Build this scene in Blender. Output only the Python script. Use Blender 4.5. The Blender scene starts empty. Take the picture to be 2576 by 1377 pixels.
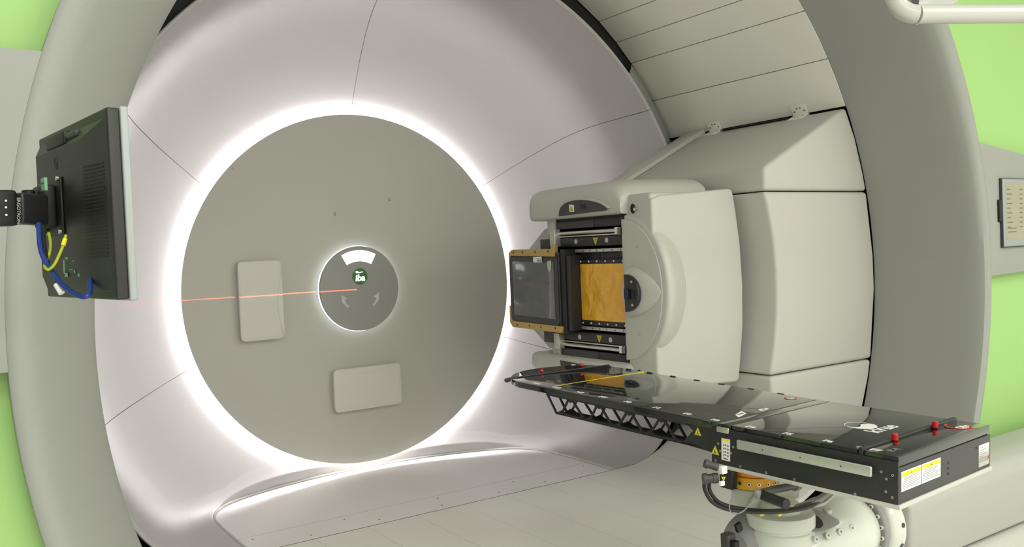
import bpy, bmesh, math, random
from mathutils import Vector, Matrix
PI = math.pi
random.seed(4)
C = bpy.context.scene.collection
SC = bpy.context.scene
V = Vector
# ------------------------------------------------------------------ camera
W, H = 2576, 1377
F_PX = 2171.11
YAW, PITCH, ROLL = 0.590319, -0.027497, -0.0423349
CAM = V((-2.456322, -5.533714, 0.226133))
cy, sy, cp, sp = math.cos(YAW), math.sin(YAW), math.cos(PITCH), math.sin(PITCH)
FW = V((sy * cp, cy * cp, sp)); RT = V((cy, -sy, 0)); UP = RT.cross(FW)
cr, sr = math.cos(ROLL), math.sin(ROLL)
RT, UP = cr * RT + sr * UP, -sr * RT + cr * UP
cam_d = bpy.data.cameras.new('camera'); cam = bpy.data.objects.new('camera', cam_d); C.objects.link(cam)
cam_d.sensor_fit = 'HORIZONTAL'; cam_d.sensor_width = 36.0; cam_d.lens = 36.0 * F_PX / W
cam_d.clip_start = 0.05
M = Matrix.Identity(4)
for i in range(3):
    M[i][0], M[i][1], M[i][2], M[i][3] = RT[i], UP[i], -FW[i], CAM[i]
cam.matrix_world = M
SC.camera = cam
def at(px, py, dep):
    """world point seen at a pixel of the photo, dep metres deep"""
    return CAM + dep * (FW + ((px - W / 2) / F_PX) * RT - ((py - H / 2) / F_PX) * UP)
# ------------------------------------------------------------------ light
wd = bpy.data.worlds.new('world'); SC.world = wd; wd.use_nodes = True
wd.node_tree.nodes['Background'].inputs[0].default_value = (0.9, 1, 0.85, 1)
wd.node_tree.nodes['Background'].inputs[1].default_value = 0.05
SC.view_settings.view_transform = 'Standard'; SC.view_settings.look = 'None'
SC.view_settings.exposure = 0.0; SC.view_settings.gamma = 1.0; SC.view_settings.use_curve_mapping = False
def area(name, loc, rot, sx, sy_, power, col):
    l = bpy.data.lights.new(name, 'AREA'); l.shape = 'RECTANGLE'; l.size = sx; l.size_y = sy_
    l.energy = power; l.color = col
    o = bpy.data.objects.new(name, l); C.objects.link(o); o.location = loc; o.rotation_euler = rot
    return o
ROOMCOL = (1.0, 0.99, 0.935)
area('ceiling_light_panel', (-2.4, -6.0, 2.55), (0, 0, 0), 2.2, 1.6, 75, ROOMCOL)
area('ceiling_light_panel', (2.2, -6.4, 2.55), (0, 0, 0), 2.2, 1.2, 66, ROOMCOL)
area('ceiling_light_panel', (-1.8, -9.4, 2.55), (0, 0, 0), 2.4, 1.6, 182, ROOMCOL)
area('ceiling_light_panel', (2.2, -9.4, 2.55), (0, 0, 0), 2.4, 1.6, 145, ROOMCOL)
LED_RING = 145.0
# red positioning laser: a horizontal fan from the rear wall, ending at the disc centre
def laser():
    l = bpy.data.lights.new('positioning_laser', 'SPOT'); l.energy = 36000; l.spot_size = math.radians(20)
    l.spot_blend = 0; l.shadow_soft_size = 0.0; l.color = (1, 0.06, 0.03)
    l.use_nodes = True; nt = l.node_tree; N = nt.nodes; L = nt.links
    em = N['Emission']; g = N.new('ShaderNodeTexCoord'); s = N.new('ShaderNodeSeparateXYZ')
    L.new(g.outputs['Normal'], s.inputs[0])
    def m(op, a, b=None):
        n = N.new('ShaderNodeMath'); n.operation = op
        for k, v in ((0, a), (1, b)):
            if v is None: continue
            if isinstance(v, (int, float)): n.inputs[k].default_value = v
            else: L.new(v, n.inputs[k])
        return n.outputs[0]
    zz = m('ABSOLUTE', s.outputs['Z'])
    a = m('ABSOLUTE', m('DIVIDE', s.outputs['Y'], zz))
    line = m('LESS_THAN', a, 0.00036)
    u = m('DIVIDE', s.outputs['X'], zz)
    left = m('LESS_THAN', u, 0.0)
    fade = m('POWER', 2.718, m('MULTIPLY', u, 15.0))
    L.new(m('MULTIPLY', m('MULTIPLY', line, left), fade), em.inputs['Strength'])
    o = bpy.data.objects.new('positioning_laser', l); C.objects.link(o)
    o.location = (-0.066, -8.7, 0.0); o.rotation_euler = (PI / 2, 0, 0)
laser()
# ------------------------------------------------------------------ materials
def mat(name, col, rough=0.5, metal=0.0, coat=0.0, bump=0.0, bscale=60.0, emit=None, es=0.0, var=0.0, vscale=3.0, spec=0.5, trans=0.0, alpha=1.0):
    m = bpy.data.materials.new(name); m.use_nodes = True
    nt = m.node_tree; b = nt.nodes['Principled BSDF']
    b.inputs['Base Color'].default_value = (*col, 1); b.inputs['Roughness'].default_value = rough
    b.inputs['Metallic'].default_value = metal; b.inputs['Coat Weight'].default_value = coat
    b.inputs['Coat Roughness'].default_value = 0.03; b.inputs['Specular IOR Level'].default_value = spec
    b.inputs['Transmission Weight'].default_value = trans; b.inputs['Alpha'].default_value = alpha
    tc = nt.nodes.new('ShaderNodeTexCoord')
    if emit:
        b.inputs['Emission Color'].default_value = (*emit, 1); b.inputs['Emission Strength'].default_value = es
    if var > 0:
        n = nt.nodes.new('ShaderNodeTexNoise'); n.inputs['Scale'].default_value = vscale; n.inputs['Detail'].default_value = 4
        r = nt.nodes.new('ShaderNodeMapRange'); r.inputs[3].default_value = 1 - var; r.inputs[4].default_value = 1 + var
        mx = nt.nodes.new('ShaderNodeVectorMath'); mx.operation = 'SCALE'; mx.inputs[0].default_value = col
        nt.links.new(tc.outputs['Object'], n.inputs['Vector']); nt.links.new(n.outputs['Fac'], r.inputs[0])
        nt.links.new(r.outputs[0], mx.inputs['Scale']); nt.links.new(mx.outputs[0], b.inputs['Base Color'])
    if bump > 0:
        n = nt.nodes.new('ShaderNodeTexNoise'); n.inputs['Scale'].default_value = bscale; n.inputs['Detail'].default_value = 5
        bp = nt.nodes.new('ShaderNodeBump'); bp.inputs['Strength'].default_value = bump; bp.inputs['Distance'].default_value = 0.01
        nt.links.new(tc.outputs['Object'], n.inputs['Vector']); nt.links.new(n.outputs['Fac'], bp.inputs['Height'])
        nt.links.new(bp.outputs[0], b.inputs['Normal'])
    return m
WHITE = mat('white_shell', (0.53, 0.52, 0.48), 0.42, var=0.012, bump=0.02, bscale=8)
PLATF = mat('platform_vinyl', (0.80, 0.775, 0.765), 0.4, var=0.02)
BOWL = mat('white_bowl_panel', (0.475, 0.456, 0.458), 0.5, var=0.012)
LINER = mat('liner_panel', (0.86, 0.85, 0.775), 0.5, var=0.02)
RING = mat('grey_surround', (0.33, 0.34, 0.315), 0.55, var=0.02, bump=0.03, bscale=200)
GREEN = mat('lime_wall_paint', (0.375, 0.625, 0.215), 0.6, var=0.015, bump=0.02, bscale=150)
DISC = mat('disc_grey', (0.52, 0.515, 0.46), 0.6, var=0.015)
BADGE = mat('indicator_grey', (0.33, 0.33, 0.31), 0.25)
PAD = mat('detector_cover', (0.66, 0.645, 0.60), 0.5)
COVER = mat('nozzle_shell', (0.53, 0.54, 0.49), 0.38, var=0.01)
COVER2 = mat('nozzle_plate', (0.53, 0.54, 0.49), 0.5)
BLACK = mat('black', (0.006, 0.006, 0.006), 0.5)
DARK = mat('dark_anodised', (0.018, 0.018, 0.019), 0.42, bump=0.05, bscale=300)
DARK2 = mat('dark_grey', (0.045, 0.045, 0.047), 0.5)
GLOSS = mat('carbon_gloss', (0.012, 0.013, 0.014), 0.06, coat=0.6, var=0.2, vscale=300)
STEEL = mat('steel', (0.62, 0.61, 0.57), 0.3, metal=1.0, bump=0.02, bscale=400)
ALU = mat('alu_satin', (0.56, 0.55, 0.52), 0.4, metal=0.75)
GOLD = mat('bronze_rail', (0.50, 0.34, 0.11), 0.4, metal=0.35)
AMBER = mat('amber_film', (0.86, 0.45, 0.03), 0.22, coat=0.5)
def amber_wrinkles():
    nt = AMBER.node_tree; b = nt.nodes['Principled BSDF']
    tc = nt.nodes.new('ShaderNodeTexCoord'); n = nt.nodes.new('ShaderNodeTexVoronoi'); n.feature = 'DISTANCE_TO_EDGE'
    n.inputs['Scale'].default_value = 5.5
    w = nt.nodes.new('ShaderNodeTexNoise'); w.inputs['Scale'].default_value = 6; w.inputs['Detail'].default_value = 6
    mx = nt.nodes.new('ShaderNodeMix'); mx.data_type = 'VECTOR'; mx.inputs[0].default_value = 0.25
    nt.links.new(tc.outputs['Object'], mx.inputs[4]); nt.links.new(tc.outputs['Object'], w.inputs['Vector']); nt.links.new(w.outputs['Color'], mx.inputs[5])
    nt.links.new(mx.outputs[1], n.inputs['Vector'])
    bp = nt.nodes.new('ShaderNodeBump'); bp.inputs['Strength'].default_value = 0.6; bp.inputs['Distance'].default_value = 0.04
    nt.links.new(n.outputs['Distance'], bp.inputs['Height']); nt.links.new(bp.outputs[0], b.inputs['Normal']); nt.links.new(bp.outputs[0], b.inputs['Coat Normal'])
amber_wrinkles()
SMOKE = mat('smoky_window', (0.11, 0.115, 0.122), 0.14, coat=0.5, var=0.25, vscale=5)
YEL = mat('yellow_sign', (0.78, 0.68, 0.03), 0.45)
YEL2 = mat('caution_yellow', (0.9, 0.74, 0.02), 0.5)
PAPER = mat('white_label', (0.78, 0.78, 0.75), 0.5)
INK = mat('ink', (0.02, 0.02, 0.02), 0.6)
GREYINK = mat('grey_ink', (0.18, 0.18, 0.18), 0.6)
RED = mat('red_plastic', (0.5, 0.01, 0.015), 0.3)
REDINK = mat('red_ink', (0.55, 0.06, 0.03), 0.5)
ORANGE = mat('orange_ring', (0.86, 0.27, 0.01), 0.35)
ORANGE2 = mat('amber_ring', (0.86, 0.42, 0.012), 0.35)
BLUE = mat('blue_cable', (0.01, 0.035, 0.22), 0.4)
LIME = mat('lime_cable', (0.42, 0.50, 0.02), 0.4)
RUBBER = mat('rubber', (0.012, 0.012, 0.012), 0.5)
GREYCAB = mat('grey_cable', (0.2, 0.2, 0.19), 0.4)
ROBOT = mat('robot_paint', (0.66, 0.69, 0.62), 0.25, coat=0.3, var=0.03, vscale=12)
ROBOTD = mat('robot_grey_plate', (0.28, 0.28, 0.27), 0.45)  # plain grey of the joint shell, elbow flange and cable recess
BASEC = mat('base_cover', (0.44, 0.445, 0.40), 0.45, var=0.01)
PIPEM = mat('white_pipe', (0.50, 0.495, 0.47), 0.22)
PLAS = mat('monitor_plastic', (0.014, 0.0135, 0.011), 0.45, bump=0.04, bscale=500)
BEZ = mat('silver_bezel', (0.33, 0.36, 0.355), 0.4)
TAGG = mat('green_tag', (0.22, 0.42, 0.27), 0.5)
SCRE = mat('screen_glow', (0.3, 0.28, 0.2), 0.3, emit=(0.55, 0.52, 0.40), es=0.16)
SCTX = mat('screen_text', (0.1, 0.1, 0.06), 0.5, emit=(0.2, 0.2, 0.14), es=0.3)
SCYE = mat('screen_yellow', (0.4, 0.35, 0.1), 0.5, emit=(0.75, 0.6, 0.12), es=0.2)
LEDM = mat('led', (1, 1, 1), 0.5, emit=(1.0, 0.965, 0.975), es=LED_RING)
LEDS = mat('led_small', (1, 1, 1), 0.5, emit=(0.85, 0.93, 1.0), es=3.5)
LITW = mat('lit_window', (1, 1, 1), 0.5, emit=(0.95, 1.0, 1.0), es=1.6)
LITS = mat('lit_script', (1, 1, 1), 0.5, emit=(0.95, 1.0, 1.0), es=0.9)
LOGOG = mat('logo_green', (0.03, 0.14, 0.03), 0.4, emit=(0.03, 0.2, 0.03), es=0.12)
ARROW = mat('arrow_lit', (0.42, 0.42, 0.40), 0.5, emit=(0.6, 0.62, 0.6), es=0.12)
CEIL = mat('ceiling_white', (0.8, 0.8, 0.76), 0.7)
def floor_mat():
    m = mat('vinyl_floor', (0.78, 0.77, 0.72), 0.33)
    nt = m.node_tree; b = nt.nodes['Principled BSDF']; N = nt.nodes; L = nt.links
    g = N.new('ShaderNodeTexCoord'); s = N.new('ShaderNodeSeparateXYZ'); L.new(g.outputs['Object'], s.inputs[0])
    def mm(op, a, bb):
        n = N.new('ShaderNodeMath'); n.operation = op
        for k, v in ((0, a), (1, bb)):
            if isinstance(v, (int, float)): n.inputs[k].default_value = v
            else: L.new(v, n.inputs[k])
        return n.outputs[0]
    fr = mm('ABSOLUTE', mm('SUBTRACT', mm('FRACT', mm('DIVIDE', mm('ADD', s.outputs['X'], 30.11), 0.3), 0), 0.5), 0)
    seam = mm('LESS_THAN', fr, 0.007)
    n1 = N.new('ShaderNodeTexNoise'); n1.inputs['Scale'].default_value = 1.6; n1.inputs['Detail'].default_value = 5
    L.new(g.outputs['Object'], n1.inputs['Vector'])
    sh = mm('MULTIPLY', mm('ADD', mm('MULTIPLY', n1.outputs['Fac'], 0.12), 0.94), mm('SUBTRACT', 1.0, mm('MULTIPLY', seam, 0.22)))
    v = N.new('ShaderNodeVectorMath'); v.operation = 'SCALE'; v.inputs[0].default_value = (0.78, 0.77, 0.72)
    L.new(sh, v.inputs['Scale']); L.new(v.outputs[0], b.inputs['Base Color'])
    return m
FLOOR = floor_mat()
# ------------------------------------------------------------------ mesh builder
def catmull(pts, n=8):
    pts = [V(p) for p in pts]
    if len(pts) < 3: return pts
    P = [2 * pts[0] - pts[1]] + pts + [2 * pts[-1] - pts[-2]]; out = []
    for i in range(1, len(P) - 2):
        for k in range(n):
            t = k / n; a, b, c, d = P[i - 1], P[i], P[i + 1], P[i + 2]
            out.append(0.5 * ((2 * b) + (-a + c) * t + (2 * a - 5 * b + 4 * c - d) * t * t + (-a + 3 * b - 3 * c + d) * t ** 3))
    out.append(pts[-1]); return out
class MB:
    def __init__(s): s.bm = bmesh.new(); s.mats = []
    def mi(s, m):
        if m not in s.mats: s.mats.append(m)
        return s.mats.index(m)
    def _fin(s, faces, m, bev, seg=3, ang=30):
        faces = [f for f in faces if f.is_valid]; i = s.mi(m)
        for f in faces: f.material_index = i
        closed = all(len(e.link_faces) == 2 for f in faces for e in f.edges)
        if closed: bmesh.ops.recalc_face_normals(s.bm, faces=faces)
        if bev > 0:
            ed = {e for f in faces for e in f.edges if len(e.link_faces) == 2 and e.calc_face_angle(0) > math.radians(ang)}
            r = bmesh.ops.bevel(s.bm, geom=list(ed), offset=bev, segments=seg, profile=0.5, affect='EDGES', clamp_overlap=True)
            for f in r['faces']: f.material_index = i
    def box(s, c, size, m, bev=0.0, rot=None, seg=3):
        c = V(c); hx, hy, hz = [k / 2 for k in size]
        vs = []
        for x in (-hx, hx):
            for y in (-hy, hy):
                for z in (-hz, hz):
                    p = V((x, y, z)); vs.append(s.bm.verts.new(c + (rot @ p if rot else p)))
        q = [(0, 1, 3, 2), (4, 6, 7, 5), (0, 4, 5, 1), (2, 3, 7, 6), (0, 2, 6, 4), (1, 5, 7, 3)]
        s._fin([s.bm.faces.new([vs[i] for i in f]) for f in q], m, bev, seg); return s
    def bounds(s, a, b, m, bev=0.0, seg=3):
        a, b = V(a), V(b); return s.box((a + b) / 2, [abs(k) for k in (b - a)], m, bev, None, seg)
    def prism(s, pts, o, u, v, w, m, bev=0.0, seg=3, ang=30):
        """polygon pts in plane (o; u, v), extruded along w"""
        o, u, v, w = V(o), V(u), V(v), V(w)
        A = [s.bm.verts.new(o + u * p[0] + v * p[1]) for p in pts]; B = [s.bm.verts.new(k.co + w) for k in A]
        n = len(pts); fs = [s.bm.faces.new(A), s.bm.faces.new(B[::-1])]
        for i in range(n): fs.append(s.bm.faces.new((A[i], B[i], B[(i + 1) % n], A[(i + 1) % n])))
        s._fin(fs, m, bev, seg, ang); return s
    def loft(s, rings, m, cap=True, close=True):
        R = [[s.bm.verts.new(V(p)) for p in r] for r in rings]; fs = []; n = len(R[0])
        for a, b in zip(R, R[1:]):
            for i in range(n if close else n - 1): fs.append(s.bm.faces.new((a[i], a[(i + 1) % n], b[(i + 1) % n], b[i])))
        if cap: fs.append(s.bm.faces.new(R[0][::-1])); fs.append(s.bm.faces.new(R[-1]))
        s._fin(fs, m, 0); return s
    def frame(s, d):
        d = V(d).normalized(); a = V((0, 0, 1)) if abs(d.z) < 0.9 else V((1, 0, 0))
        u = d.cross(a).normalized(); return u, d.cross(u).normalized()
    def cyl(s, p0, p1, r, m, r1=None, seg=24, bev=0.0):
        p0, p1 = V(p0), V(p1); r1 = r if r1 is None else r1; u, v = s.frame(p1 - p0)
        ring = lambda p, q: [p + q * (math.cos(2 * PI * i / seg) * u + math.sin(2 * PI * i / seg) * v) for i in range(seg)]
        if bev > 0:
            d = (p1 - p0).normalized() * bev
            return s.loft([ring(p0, r - bev), ring(p0 + d, r), ring(p1 - d, r1), ring(p1, r1 - bev)], m)
        return s.loft([ring(p0, r), ring(p1, r1)], m)
    def tube(s, pts, r, m, seg=12, n=8, smooth=True):
        P = catmull(pts, n) if smooth else [V(p) for p in pts]; rings = []; u = None
        for i, p in enumerate(P):
            d = (P[min(i + 1, len(P) - 1)] - P[max(i - 1, 0)]).normalized()
            if u is None: u, v = s.frame(d)
            else: u = (u - d * u.dot(d)).normalized()
            v = d.cross(u)
            rings.append([p + r * (math.cos(2 * PI * k / seg) * u + math.sin(2 * PI * k / seg) * v) for k in range(seg)])
        return s.loft(rings, m)
    def lathe(s, prof, o, axis, m, seg=48, a0=0.0, a1=2 * PI, u=None, cap=False):
        o, axis = V(o), V(axis).normalized()
        if u is None: u, v = s.frame(axis)
        else: u = V(u); v = axis.cross(u)
        full = abs(a1 - a0 - 2 * PI) < 1e-6; k = seg if full else seg + 1; rings = []
        for r, h in prof:
            rings.append([o + axis * h + r * (math.cos(a0 + (a1 - a0) * i / seg) * u + math.sin(a0 + (a1 - a0) * i / seg) * v) for i in range(k)])
        R = [[s.bm.verts.new(p) for p in r] for r in rings]; fs = []
        for a, b in zip(R, R[1:]):
            for i in range(k if full else k - 1): fs.append(s.bm.faces.new((a[i], a[(i + 1) % k], b[(i + 1) % k], b[i])))
        if cap: fs.append(s.bm.faces.new(R[0][::-1])); fs.append(s.bm.faces.new(R[-1]))
        s._fin(fs, m, 0); return s
    def ball(s, c, r, m, sc=(1, 1, 1), seg=16):
        prof = [(max(1e-4, math.sin(PI * i / seg)), -math.cos(PI * i / seg)) for i in range(seg + 1)]
        n0 = len(s.bm.verts); s.lathe(prof, (0, 0, 0), (0, 0, 1), m, seg * 2); s.bm.verts.ensure_lookup_table()
        for v in s.bm.verts[n0:]: v.co = V(c) + V((v.co.x * sc[0] * r, v.co.y * sc[1] * r, v.co.z * sc[2] * r))
        return s
    def build(s, name, parent=None, sharp=35, recalc=False):
        bm = s.bm
        bmesh.ops.remove_doubles(bm, verts=bm.verts, dist=1e-6)
        if recalc: bmesh.ops.recalc_face_normals(bm, faces=bm.faces)
        for f in bm.faces: f.smooth = True
        for e in bm.edges:
            if len(e.link_faces) == 2 and e.calc_face_angle(0) > math.radians(sharp): e.smooth = False
        me = bpy.data.meshes.new(name); bm.to_mesh(me); bm.free()
        for m in s.mats: me.materials.append(m)
        o = bpy.data.objects.new(name, me); C.objects.link(o)
        if parent: o.parent = parent
        return o
def tag(o, label=None, cat=None, group=None, kind=None):
    if label: o['label'] = label
    if cat: o['category'] = cat
    if group: o['group'] = group
    if kind: o['kind'] = kind
    return o
def struct(o): o['kind'] = 'structure'; return o
def thing(name, label, cat, m=None, group=None):
    o = bpy.data.objects.new(name, None); C.objects.link(o); o.empty_display_size = 0.05
    if m is not None: o.matrix_world = m if isinstance(m, Matrix) else Matrix.Translation(V(m))
    return tag(o, label, cat, group)
def text(mb, s, size, o, u, v, m, align='LEFT', depth=0.0003, shear=0.0, bold=0.0):
    """lettering as mesh on plane (o; u, v)"""
    c = bpy.data.curves.new('t', 'FONT'); c.body = s; c.size = size; c.extrude = depth; c.align_x = align; c.shear = shear; c.offset = bold
    c.resolution_u = 3
    ob = bpy.data.objects.new('t', c); C.objects.link(ob)
    me = bpy.data.meshes.new_from_object(ob.evaluated_get(bpy.context.evaluated_depsgraph_get()))
    bpy.data.objects.remove(ob); bpy.data.curves.remove(c)
    u, v = V(u).normalized(), V(v).normalized(); n = u.cross(v); o = V(o); i = mb.mi(m)
    vs = [mb.bm.verts.new(o + u * q.co.x + v * q.co.y + n * q.co.z) for q in me.vertices]
    for p in me.polygons:
        try: f = mb.bm.faces.new([vs[k] for k in p.vertices]); f.material_index = i
        except ValueError: pass
    bpy.data.meshes.remove(me)
def warn(o, u, v, size, flip=False, base=None):
    """triangular warning sign, lying on plane (o = centre; u, v)"""
    mb = MB(); u, v = V(u).normalized(), V(v).normalized(); n = u.cross(v); o = V(o)
    sg = -1 if flip else 1
    tri = lambda k: [(-k * .5, -k * .40 * sg), (k * .5, -k * .40 * sg), (0, k * .55 * sg)]
    if base: mb.prism([(-size * .62, -size * .5), (size * .62, -size * .5), (size * .62, size * .62), (-size * .62, size * .62)], o, u, v, n * 0.0008, base); o = o + n * 0.0008
    mb.prism(tri(size), o, u, v, n * 0.001, YEL, bev=0.0)
    mb.prism(tri(size * .84), o + n * 0.001, u, v, n * 0.0003, INK)
    mb.prism(tri(size * .72), o + n * 0.0013, u, v, n * 0.0003, YEL)
    mb.prism([(-.16, -.2), (.14, -.22), (.2, -.12), (.03, -.08), (.08, .1), (-.02, .18), (-.06, -.06)], o + n * 0.0016, u * size, v * size * sg, n * 0.0003, INK)
    return mb
# =================================================================== SETTING
def annulus_wall(rows, m, name, seg=96, zoff=0.05, rect=(-4.2, 4.6, -1.25, 2.6), y=-3.02, r=2.30):
    """wall with a round opening"""
    mb = MB(); i = mb.mi(m); x0, x1, z0, z1 = rect
    inn, out = [], []
    N = seg * 2
    for k in range(N):
        a = 2 * PI * k / N; c, s_ = math.cos(a), math.sin(a)
        inn.append(V((r * c, y, max(z0, zoff + r * s_))))
        t = min([(x1 if c > 0 else x0) / c if abs(c) > 1e-9 else 1e9, ((z1 if s_ > 0 else z0) - zoff) / s_ if abs(s_) > 1e-9 else 1e9])
        p = V((t * c, y, zoff + t * s_)); out.append(p)
    A = [mb.bm.verts.new(p) for p in inn]; B = [mb.bm.verts.new(p) for p in out]
    for k in range(N):
        j = (k + 1) % N
        if inn[k].z <= z0 and inn[j].z <= z0: continue
        try: f = mb.bm.faces.new((A[k], A[j], B[j], B[k])); f.material_index = i
        except ValueError: pass
    return mb.build(name)
struct(annulus_wall(None, GREEN, 'wall_front'))
struct(MB().bounds((-4.3, -11.2, 2.6), (4.7, -2.9, 2.7), CEIL).build('ceiling'))
struct(MB().bounds((-4.3, -11.2, -1.3), (-4.2, -3.0, 2.6), RING).build('wall_left'))
struct(MB().bounds((4.6, -11.2, -1.3), (4.7, -3.0, 2.6), CEIL).build('wall_right'))
struct(MB().bounds((-4.2, -11.3, -1.3), (4.6, -11.2, 2.6), CEIL).build('wall_back'))
def floor():
    mb = MB(); i = mb.mi(FLOOR)
    # flat floor of the room
    mb.bounds((-4.2, -11.2, -1.30), (4.6, -2.44, -1.25), FLOOR)
    mb.bounds((-1.2, -1.1885, -1.30), (1.2, -1.1835, -1.2495), BLACK)
    # rolling floor inside the bore: flat, then curling up both sides
    half = [(0, -1.25), (1.20, -1.25), (1.30, -1.252), (1.40, -1.243), (1.50, -1.220), (1.60, -1.180), (1.70, -1.125), (1.80, -1.06), (1.90, -0.99), (2.02, -0.90)]
    prof = [(-x, z) for x, z in half[:0:-1]] + half
    low = [(x, z - 0.03) for x, z in prof][::-1]
    A = []
    for y in (-2.44, -1.1885):
        A.append([mb.bm.verts.new((x, y, z)) for x, z in prof + low])
    n = len(A[0]); fs = [mb.bm.faces.new((A[0][k], A[0][(k + 1) % n], A[1][(k + 1) % n], A[1][k])) for k in range(n)]
    k = len(prof)
    for a in A:
        for j in range(k - 1): fs.append(mb.bm.faces.new((a[j], a[j + 1], a[n - 2 - j], a[n - 1 - j])))
    mb._fin(fs, FLOOR, 0)
    return mb.build('floor')
struct(floor())
# ---- grey round surround (fixed ring) --------------------------------
def surround():
    mb = MB(); i = mb.mi(RING)
    prof = [(2.317, -3.0, .052), (2.317, -3.0885, .052), (2.3135, -3.0915, .052), (2.29, -3.094, .048), (2.268, -3.086, .042), (2.24, -3.06, .034), (2.18, -2.98, .015), (2.13, -2.90, .004), (2.095, -2.83, 0),
            (2.076, -2.78, 0), (2.070, -2.74, 0), (2.076, -2.70, 0), (2.10, -2.66, 0), (2.15, -2.57, 0), (2.225, -2.44, 0), (2.25, -2.44, 0)]
    # on the right half the throat runs straight back; on the left it swells into a rounded lip
    right = [(2.317, -3.0), (2.317, -3.0885), (2.3135, -3.0915), (2.300, -3.093), (2.284, -3.091), (2.266, -3.080), (2.256, -3.055), (2.252, -3.0), (2.250, -2.9),
             (2.248, -2.8), (2.247, -2.74), (2.246, -2.69), (2.244, -2.63), (2.240, -2.54), (2.236, -2.44), (2.25, -2.44)]
    seg = 240; rows = []
    for (r, y, dz), (r2, y2) in zip(prof, right):
        row = []
        for k in range(seg):
            a = 2 * PI * k / seg; g = max(0.0, min(1.0, (math.cos(a) + .35) / .7)); g = g * g * (3 - 2 * g)
            rr = r * (1 - g) + r2 * g; row.append(mb.bm.verts.new((rr * math.cos(a), y * (1 - g) + y2 * g, dz + rr * math.sin(a))))
        rows.append(row)
    for a, b in zip(rows, rows[1:]):
        for k in range(seg): mb.bm.faces.new((a[k], a[(k + 1) % seg], b[(k + 1) % seg], b[k])).material_index = i
    return mb.build('trim_1')
struct(surround())
def band(name, side, x0, x1, zt0, zt1, zb0, zb1):
    mb = MB(); y0, y1 = -3.0905, -3.02
    # curved inner end following the ring
    n = 14; pts = []
    for k in range(n + 1):
        z = zb0 + (zt0 - zb0) * k / n; pts.append((side * math.sqrt(2.3168 ** 2 - (z - .052) ** 2), z))
    poly = pts + [(side * x1, zt1), (side * x1, zb1)]
    mb.prism(poly, (0, y1, 0), (1, 0, 0), (0, 0, 1), (0, y0 - y1, 0), RING, bev=0.001, ang=50)
    return struct(mb.build(name))
band('trim_2', -1, 0, 4.1, .772, .772, -.022, -.022)
band('trim_3', 1, 0, 3.4, .695, .56, -.026, 0.0)
# =================================================================== GANTRY
PROF = [(1.10, .107), (1.15, .081), (1.20, .055), (1.276, .015), (1.36, -.030), (1.455, -.085), (1.57, -.160), (1.684, -.246), (1.79, -.347), (1.866, -.455), (1.913, -.57), (1.942, -.72), (1.965, -.95), (1.985, -1.18)]
def smooth_prof(p, n=4):
    q = catmull([V((a, b, 0)) for a, b in p], n); return [(k.x, k.y) for k in q]
SP = smooth_prof(PROF)
SPL = SP + [(1.992, -1.187), (2.004, -1.187), (2.010, -1.178), (2.010, -1.12)]
gy = thing('gantry_bowl', 'large white flared round bowl inside the grey surround, glowing around its centre disc', 'gantry bowl', (0, -1.18, 0))
gyi = gy.matrix_world.inverted()
def wparent(o, par):
    """parent while keeping world coordinates"""
    o.parent = par; o.matrix_parent_inverse = par.matrix_basis.inverted() if par.parent is None else (par.parent.matrix_basis @ par.matrix_basis).inverted()
    return o
# apron round the floor platform: a height field blending the bowl into a flat lip
def bowl_R(y):
    for (r0, y0), (r1, y1) in zip(SP, SP[1:]):
        if y1 <= y <= y0: return r0 + (r1 - r0) * (y0 - y) / (y0 - y1 + 1e-9)
    return SP[0][0] if y > SP[0][1] else SP[-1][0]
OUT = [(1.20, -1.18), (1.20, -0.9), (1.20, -.62), (1.19, -.47), (1.15, -.34), (1.06, -.22), (.9, -.12), (.7, -.045), (.45, .015), (.2, .045), (0, .05)]
OUTL = OUT + [(-x, y) for x, y in OUT[-2::-1]]
OUTP = catmull([V((x, y, 0)) for x, y in OUTL], 6)
LIPZ = -1.245
def blend_z(x, y, bz):
    """the bowl flattens smoothly into a low apron round the platform"""
    kk = .12 + .12 * max(0.0, min(1.0, (-.3 - y) / .88)); h = max(0.0, min(1.0, .5 + .5 * (bz - LIPZ) / kk))
    return LIPZ * (1 - h) + bz * h + kk * h * (1 - h)
def in_outline(x, y):
    if y < -1.19: return abs(x) < 1.2
    c = False; n = len(OUTP)
    for i in range(n):
        p, q = OUTP[i], OUTP[i - 1]
        if (p.y > y) != (q.y > y) and x < (q.x - p.x) * (y - p.y) / (q.y - p.y) + p.x: c = not c
    return c
gap = math.radians(0.055)
TH = [34.8, 90.1, 145.4, 200.2, 284.0, 339.3, 394.8]
for a, b in zip(TH, TH[1:]):
    a0, a1 = math.radians(a) + gap, math.radians(b) - gap
    mb = MB(); low = a in (200.2, 145.4, 284.0); mb.lathe([(r, -y) for r, y in SPL], (0, 0, 0), (0, -1, 0), BOWL, seg=int((b - a) * (2.2 if low else 1.2)), a0=a0, a1=a1, u=(1, 0, 0))
    if low:
        for v in mb.bm.verts:
            if v.co.z < 0: v.co.z = blend_z(v.co.x, v.co.y, v.co.z)
        bmesh.ops.delete(mb.bm, geom=[f for f in mb.bm.faces if any(v.co.z < -.9 and in_outline(v.co.x, v.co.y) for v in f.verts)], context='FACES')
    # lathe about -Y with u = +X: v = -Y x X = +Z
    wparent(mb.build('flared_panel'), gy)
mb = MB(); mb.lathe([(r + .02, -y - .022) for r, y in SP[:-3]] , (0, 0, 0), (0, -1, 0), DARK2, seg=120, u=(1, 0, 0)); wparent(mb.build('backing_shell'), gy)
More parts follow.
